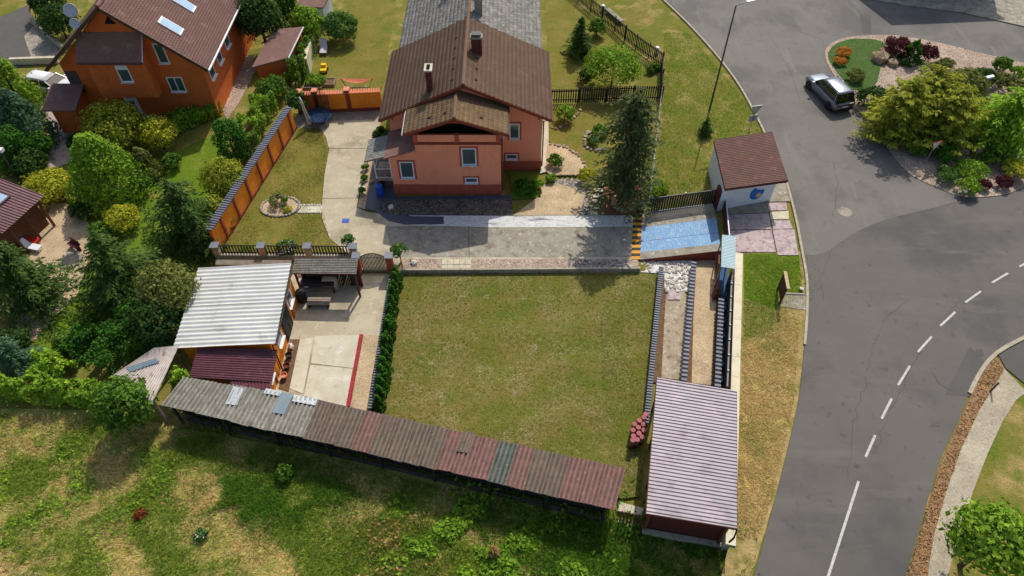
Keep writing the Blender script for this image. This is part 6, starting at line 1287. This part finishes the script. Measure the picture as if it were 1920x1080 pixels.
# --- island
Zi=ZR+.05
for (px,py,h,r,s,l) in ((1690,212,5.2,2.7,41,'feathery yellow green spreading conifer nearest the parked car'),(1735,192,5.4,3.2,42,'tallest feathery yellow green conifer in the island middle'),(1778,220,5.0,2.8,43,'feathery yellow green conifer beside the give way sign')):
    spruce('golden_conifer',l,at_crown(px,py,h,Zi,.42),h,r,'leaf_feather',s,base=.08,dens=1.5,droop=-.1,feather=.36,pw=.42,miss=.22)
spruce('weeping_conifer','bright green layered weeping conifer on the right side of the island',at_crown(1882,232,4.2,Zi,.45),5.0,3.3,'leaf_bright',44,base=.06,dens=1.4,droop=.3,feather=.4,pw=.5,miss=.2)
tree('deciduous_tree','lower olive green bushes right behind the feathery island tree',1810,160,42,2.6,'leaf_olive',z0=Zi,leaf=.14)
tree('round_shrub','wide burgundy shrub beside the boulders',1686,87,28,1.6,'leaf_burgundy',z0=Zi,leaf=.11); tree('round_shrub','burgundy shrub at the far side of the green cone',1742,98,18,1.5,'leaf_burgundy',z0=Zi,leaf=.11); tree('cone_thuja','rich green cone thuja between the burgundy shrubs',1712,98,19,2.1,'leaf_thuja','cone',z0=Zi,leaf=.11,k=.45)
rg_=random.Random(5)
tree('dark_shrub','shaded green groundcover shrub at the island edge below the feathery conifers',1680,262,26,.9,'leaf_olive',z0=Zi,leaf=.11); tree('dark_shrub','mid green juniper under the feathery conifer and above the sign',1722,272,26,1.0,'leaf_mid',z0=Zi,leaf=.11); tree('round_shrub','pale green tuft on the gravel beside the burgundy shrub',1775,120,16,.9,'leaf_olive',z0=Zi,leaf=.1); tree('round_shrub','rounded green shrub between the ornamental grasses and the feathery conifers',1830,200,30,1.8,'leaf_mid',z0=Zi,leaf=.12)
tree('round_shrub','orange dwarf shrub on the island turf',1583,97,15,.8,'leaf_orange',z0=Zi,leaf=.09); tree('round_shrub','smaller orange dwarf shrub nearer the parked car',1576,114,13,.6,'leaf_orange',z0=Zi,leaf=.09)
tree('dark_shrub','flat dark juniper on the island turf edge',1606,140,18,.9,'leaf_olive',z0=Zi,leaf=.11); tree('dark_shrub','dark pine shrub behind the parked car',1640,185,34,1.6,'leaf_dark',z0=Zi,leaf=.13)
for (px,py,r,h,m,l) in ((1774,288,21,1.4,'leaf_thuja','dark green ball shrub beside the give way sign'),(1832,262,16,1.0,'leaf_mid','green ball shrub under the weeping tree'),(1802,268,17,1.0,'leaf_mid','green ball shrub left of the buff boulders'),(1816,348,22,1.1,'leaf_light','light green ball shrub at the island tip'),(1826,316,30,1.0,'leaf_light','spreading light green juniper above the tip ball'),(1776,325,22,.9,'leaf_moss','grey green juniper near the give way sign post'),(1868,298,26,1.1,'leaf_mid','green juniper right of the boulders'),(1905,318,28,1.1,'leaf_yellow','yellow juniper on the right of the island'),(1882,340,16,.8,'leaf_burgundy','dark red dwarf shrub at the island edge'),(1848,345,12,.7,'leaf_burgundy','small dark red shrub next to the tip ball'),(1755,250,40,1.6,'leaf_olive','shaded low bushes beneath the feathery island tree'),(1880,120,18,1.3,'leaf_mid','clipped green shrub at the north rim of the island'),(1880,150,20,1.4,'leaf_olive','pale ornamental grass clump on the island'),(1910,165,22,1.4,'leaf_olive','ornamental grass clump close to the weeping tree'),(1910,135,16,1.1,'leaf_light','light green shrub at the north rim of the island'),(1845,145,24,1.6,'leaf_dark','dark shrub behind the ornamental grasses'),(1757,122,10,.6,'leaf_olive','small olive tuft by the burgundy shrub')):
    tree('round_shrub',l,px,py,r,h,m,z0=Zi,leaf=.11)
tree('deciduous_tree','broad green tree at the lower right beside the cobbled path',1858,1020,78,5.0,'leaf_light',z0=ZR,leaf=.17,stem=1.3,k=.6)
# --- grass and weeds in the meadow
def blades(name,m,pts,hgt,wid,rg,spread=.5):
    "upright bent blades"
    N=len(pts); a=rg.random(N)*6.283; d=np.stack([np.cos(a),np.sin(a),0*a],1); sd=np.stack([-d[:,1],d[:,0],0*a],1); h=(hgt*(.5+.8*rg.random(N)))[:,None]; w=wid*(.7+.6*rg.random(N))[:,None]
    top=pts+d*h*spread*rg.random(N)[:,None]+np.array([0,0,1.])*h; V=np.stack([pts-sd*w,pts+sd*w,top],1).reshape(-1,3)
    o=link(name,npmesh(name,V,np.arange(3*N).reshape(N,3),m)); return tag(o,kind='stuff')
def inpoly(P,poly):
    x,y=P[:,0],P[:,1]; c=np.zeros(len(P),bool); n=len(poly)
    for i in range(n):
        x0,y0=poly[i]; x1,y1=poly[(i+1)%n]; c^=((y0>y)!=(y1>y))&(x<(x1-x0)*(y-y0)/(y1-y0+1e-12)+x0)
    return c
def fbm(P,s,seed):
    r=np.random.default_rng(seed); v=0
    for o in range(5):
        f=s*2**o; a=r.random()*6.28; v=v+np.sin(P[:,0]*f*math.cos(a)+P[:,1]*f*math.sin(a)+r.random()*6+1.7*np.sin(P[:,1]*f*.7+r.random()*6))*.6**o
    return v
def scatter(px,n,seed,soft=0):
    pl=[tuple(T(a,b).xy) for a,b in px]; rg=np.random.default_rng(seed); A=np.array(pl); P=A.min(0)+rg.random((n*2,2))*(A.max(0)-A.min(0)); P=P[inpoly(P,pl)][:n]; P=P+rg.normal(size=P.shape)*soft*rg.random((len(P),1)); return P,rg
def lift(P,off=0): return np.array([(x,y,terr(x,y)+off) for x,y in P])
mp=[(-60,775),(200,785),(330,805),(600,862),(900,930),(1150,995),(1370,1030),(1345,1110),(-100,1110)]
P,rg=scatter(mp,140000,71); f=fbm(P,.9,1)+.7*fbm(P,.35,2)
f=f+.5*np.clip((P[:,0]-2)/6,-1,1)+rg.normal(size=len(P))*.45; gx_=P[f>.1]; dx_=P[f<=.1]; blades('meadow_grass','meadow_blade',lift(gx_),.22,.02,rg,1.2); blades('straw_grass','straw_blade',lift(dx_[:46000]),.2,.018,rg,1.4)
for (px,n,s,m,h) in (([(880,950),(1150,990),(1340,1030),(1330,1100),(1060,1100),(960,1040),(870,990)],26000,72,'lush_blade',.34),([(385,905),(520,890),(640,900),(700,925),(560,975),(400,970)],15000,73,'lush_blade',.36),([(330,815),(620,870),(560,885),(330,850)],7000,74,'meadow_blade',.3),([(640,1010),(760,960),(900,1000),(930,1100),(640,1100)],10000,75,'meadow_blade',.36)):
    P,rg=scatter(px,n,s,1.3); P=P[fbm(P,1.3,s)+rg.normal(size=len(P))*.4>-.35]; blades('weed_patch',m,lift(P),h,.028,rg,.7)
# broad-leaved weeds
def weeds(name,m,px,n,seed,leaf=.13,h=.4):
    P,rg=scatter(px,n,seed,1.2); f=fbm(P,1.4,seed); P=P[f>.1]; Z=lift(P); Z[:,2]+=h*rg.random(len(Z))*(.3+.7*np.clip(f[f>.1],0,1)); V,Q=leaves(Z,np.tile([0,0,1.],(len(Z),1)),leaf*(.6+.8*rg.random(len(Z))),rg,1.8); return tag(link(name,npmesh(name,V,Q,m)),kind='stuff')
weeds('nettle_patch','leaf_light',[(740,960),(900,950),(1050,1000),(1100,1100),(780,1100)],16000,81); weeds('nettle_patch','leaf_light',[(-40,800),(220,820),(330,860),(300,1000),(-60,1040)],7000,82,.1,.25); weeds('dock_weeds','dry_leaf',[(690,970),(800,980),(860,1090),(690,1090)],900,83,.11,.4); weeds('nettle_patch','leaf_mid',[(900,930),(1150,985),(1330,1030),(1300,1080),(1000,1040)],14000,84,.12,.35)
tree('shrub','green seedling bush on the bare soil before the long shelter',535,885,18,1.1,'leaf_mid',z0=-.4,leaf=.12); tree('shrub','rust brown dock plant in the meadow',262,965,13,.4,'rust_leaf',z0=-.4,leaf=.1); tree('shrub','white flowering weed in the meadow',375,1003,14,.5,'leaf_moss',z0=-.4,leaf=.1,flowers='petal_white'); tree('shrub','tall pale dock stalks in the meadow',926,1035,10,1.0,'dry_leaf',z0=-.4,leaf=.12)
# lawn blades: short, sparse, break up the flat turf
def turf(name,m,px,n,seed,z,h=.06,w=.014):
    pl=[tuple(G(a,b,z).xy) for a,b in px]; rg=np.random.default_rng(seed); A=np.array(pl); P=A.min(0)+rg.random((n*2,2))*(A.max(0)-A.min(0)); P=P[inpoly(P,pl)][:n]; f=fbm(P,1.1,seed)+rg.normal(size=len(P))*.5; P=P[f>-.2]; return blades(name,m,np.column_stack([P,np.full(len(P),z-.005)]),h,w,rg,1.2)
turf('lawn_grass','lawn_blade',lawn,44000,91,-.25); turf('lawn_straw','straw_blade',lawn,20000,92,-.25); turf('lawn_green_side','lush_blade',[(1120,514),(1237,514),(1205,930),(1110,910),(1130,700)],14000,98,-.25); turf('lawn_dry_side','straw_blade',[(757,514),(840,514),(900,800),(1000,850),(722,778)],14000,99,-.25); turf('side_lawn_grass','lawn_blade',[(556,240),(600,242),(613,280),(603,380),(617,446),(645,472),(416,472)],26000,93,0)
P,rg=scatter([(1245,60),(1290,60),(1400,190),(1430,250),(1335,262),(1330,360),(1215,375),(1240,250)],30000,94); blades('roadside_grass_blades','meadow_blade',lift(P,-.03),.09,.018,rg,1.)
P,rg=scatter([(1396,560),(1500,600),(1490,745),(1450,930),(1410,1040),(1370,1040),(1390,740)],26000,95); blades('verge_straw','straw_blade',lift(P),.1,.018,rg,1.3)
P,rg=scatter([(1396,480),(1500,480),(1502,550),(1450,620),(1396,640)],15000,96,1.0); P=P[[wall_x(y)+.4<x for x,y in P]]; blades('verge_grass','meadow_blade',lift(P),.08,.016,rg,1.)
def litter(name,m,px,n,seed,z,s=.06):
    pl=[tuple(G(a,b,z).xy) for a,b in px]; rg=np.random.default_rng(seed); A=np.array(pl); P=A.min(0)+rg.random((n*3,2))*(A.max(0)-A.min(0)); P=P[inpoly(P,pl)][:n]; V,Q=leaves(np.column_stack([P,np.full(len(P),z+.03)]),np.tile([0,0,1.2],(len(P),1)),s*(.6+.8*rg.random(len(P))),rg); return tag(link(name,npmesh(name,V,Q,m)),kind='stuff')
litter('fallen_leaves','litter_leaf',[(1700,1080),(1748,920),(1800,790),(1842,702),(1866,670),(1882,694),(1836,770),(1775,920),(1742,1075)],5000,97,ZR+.05,.08)
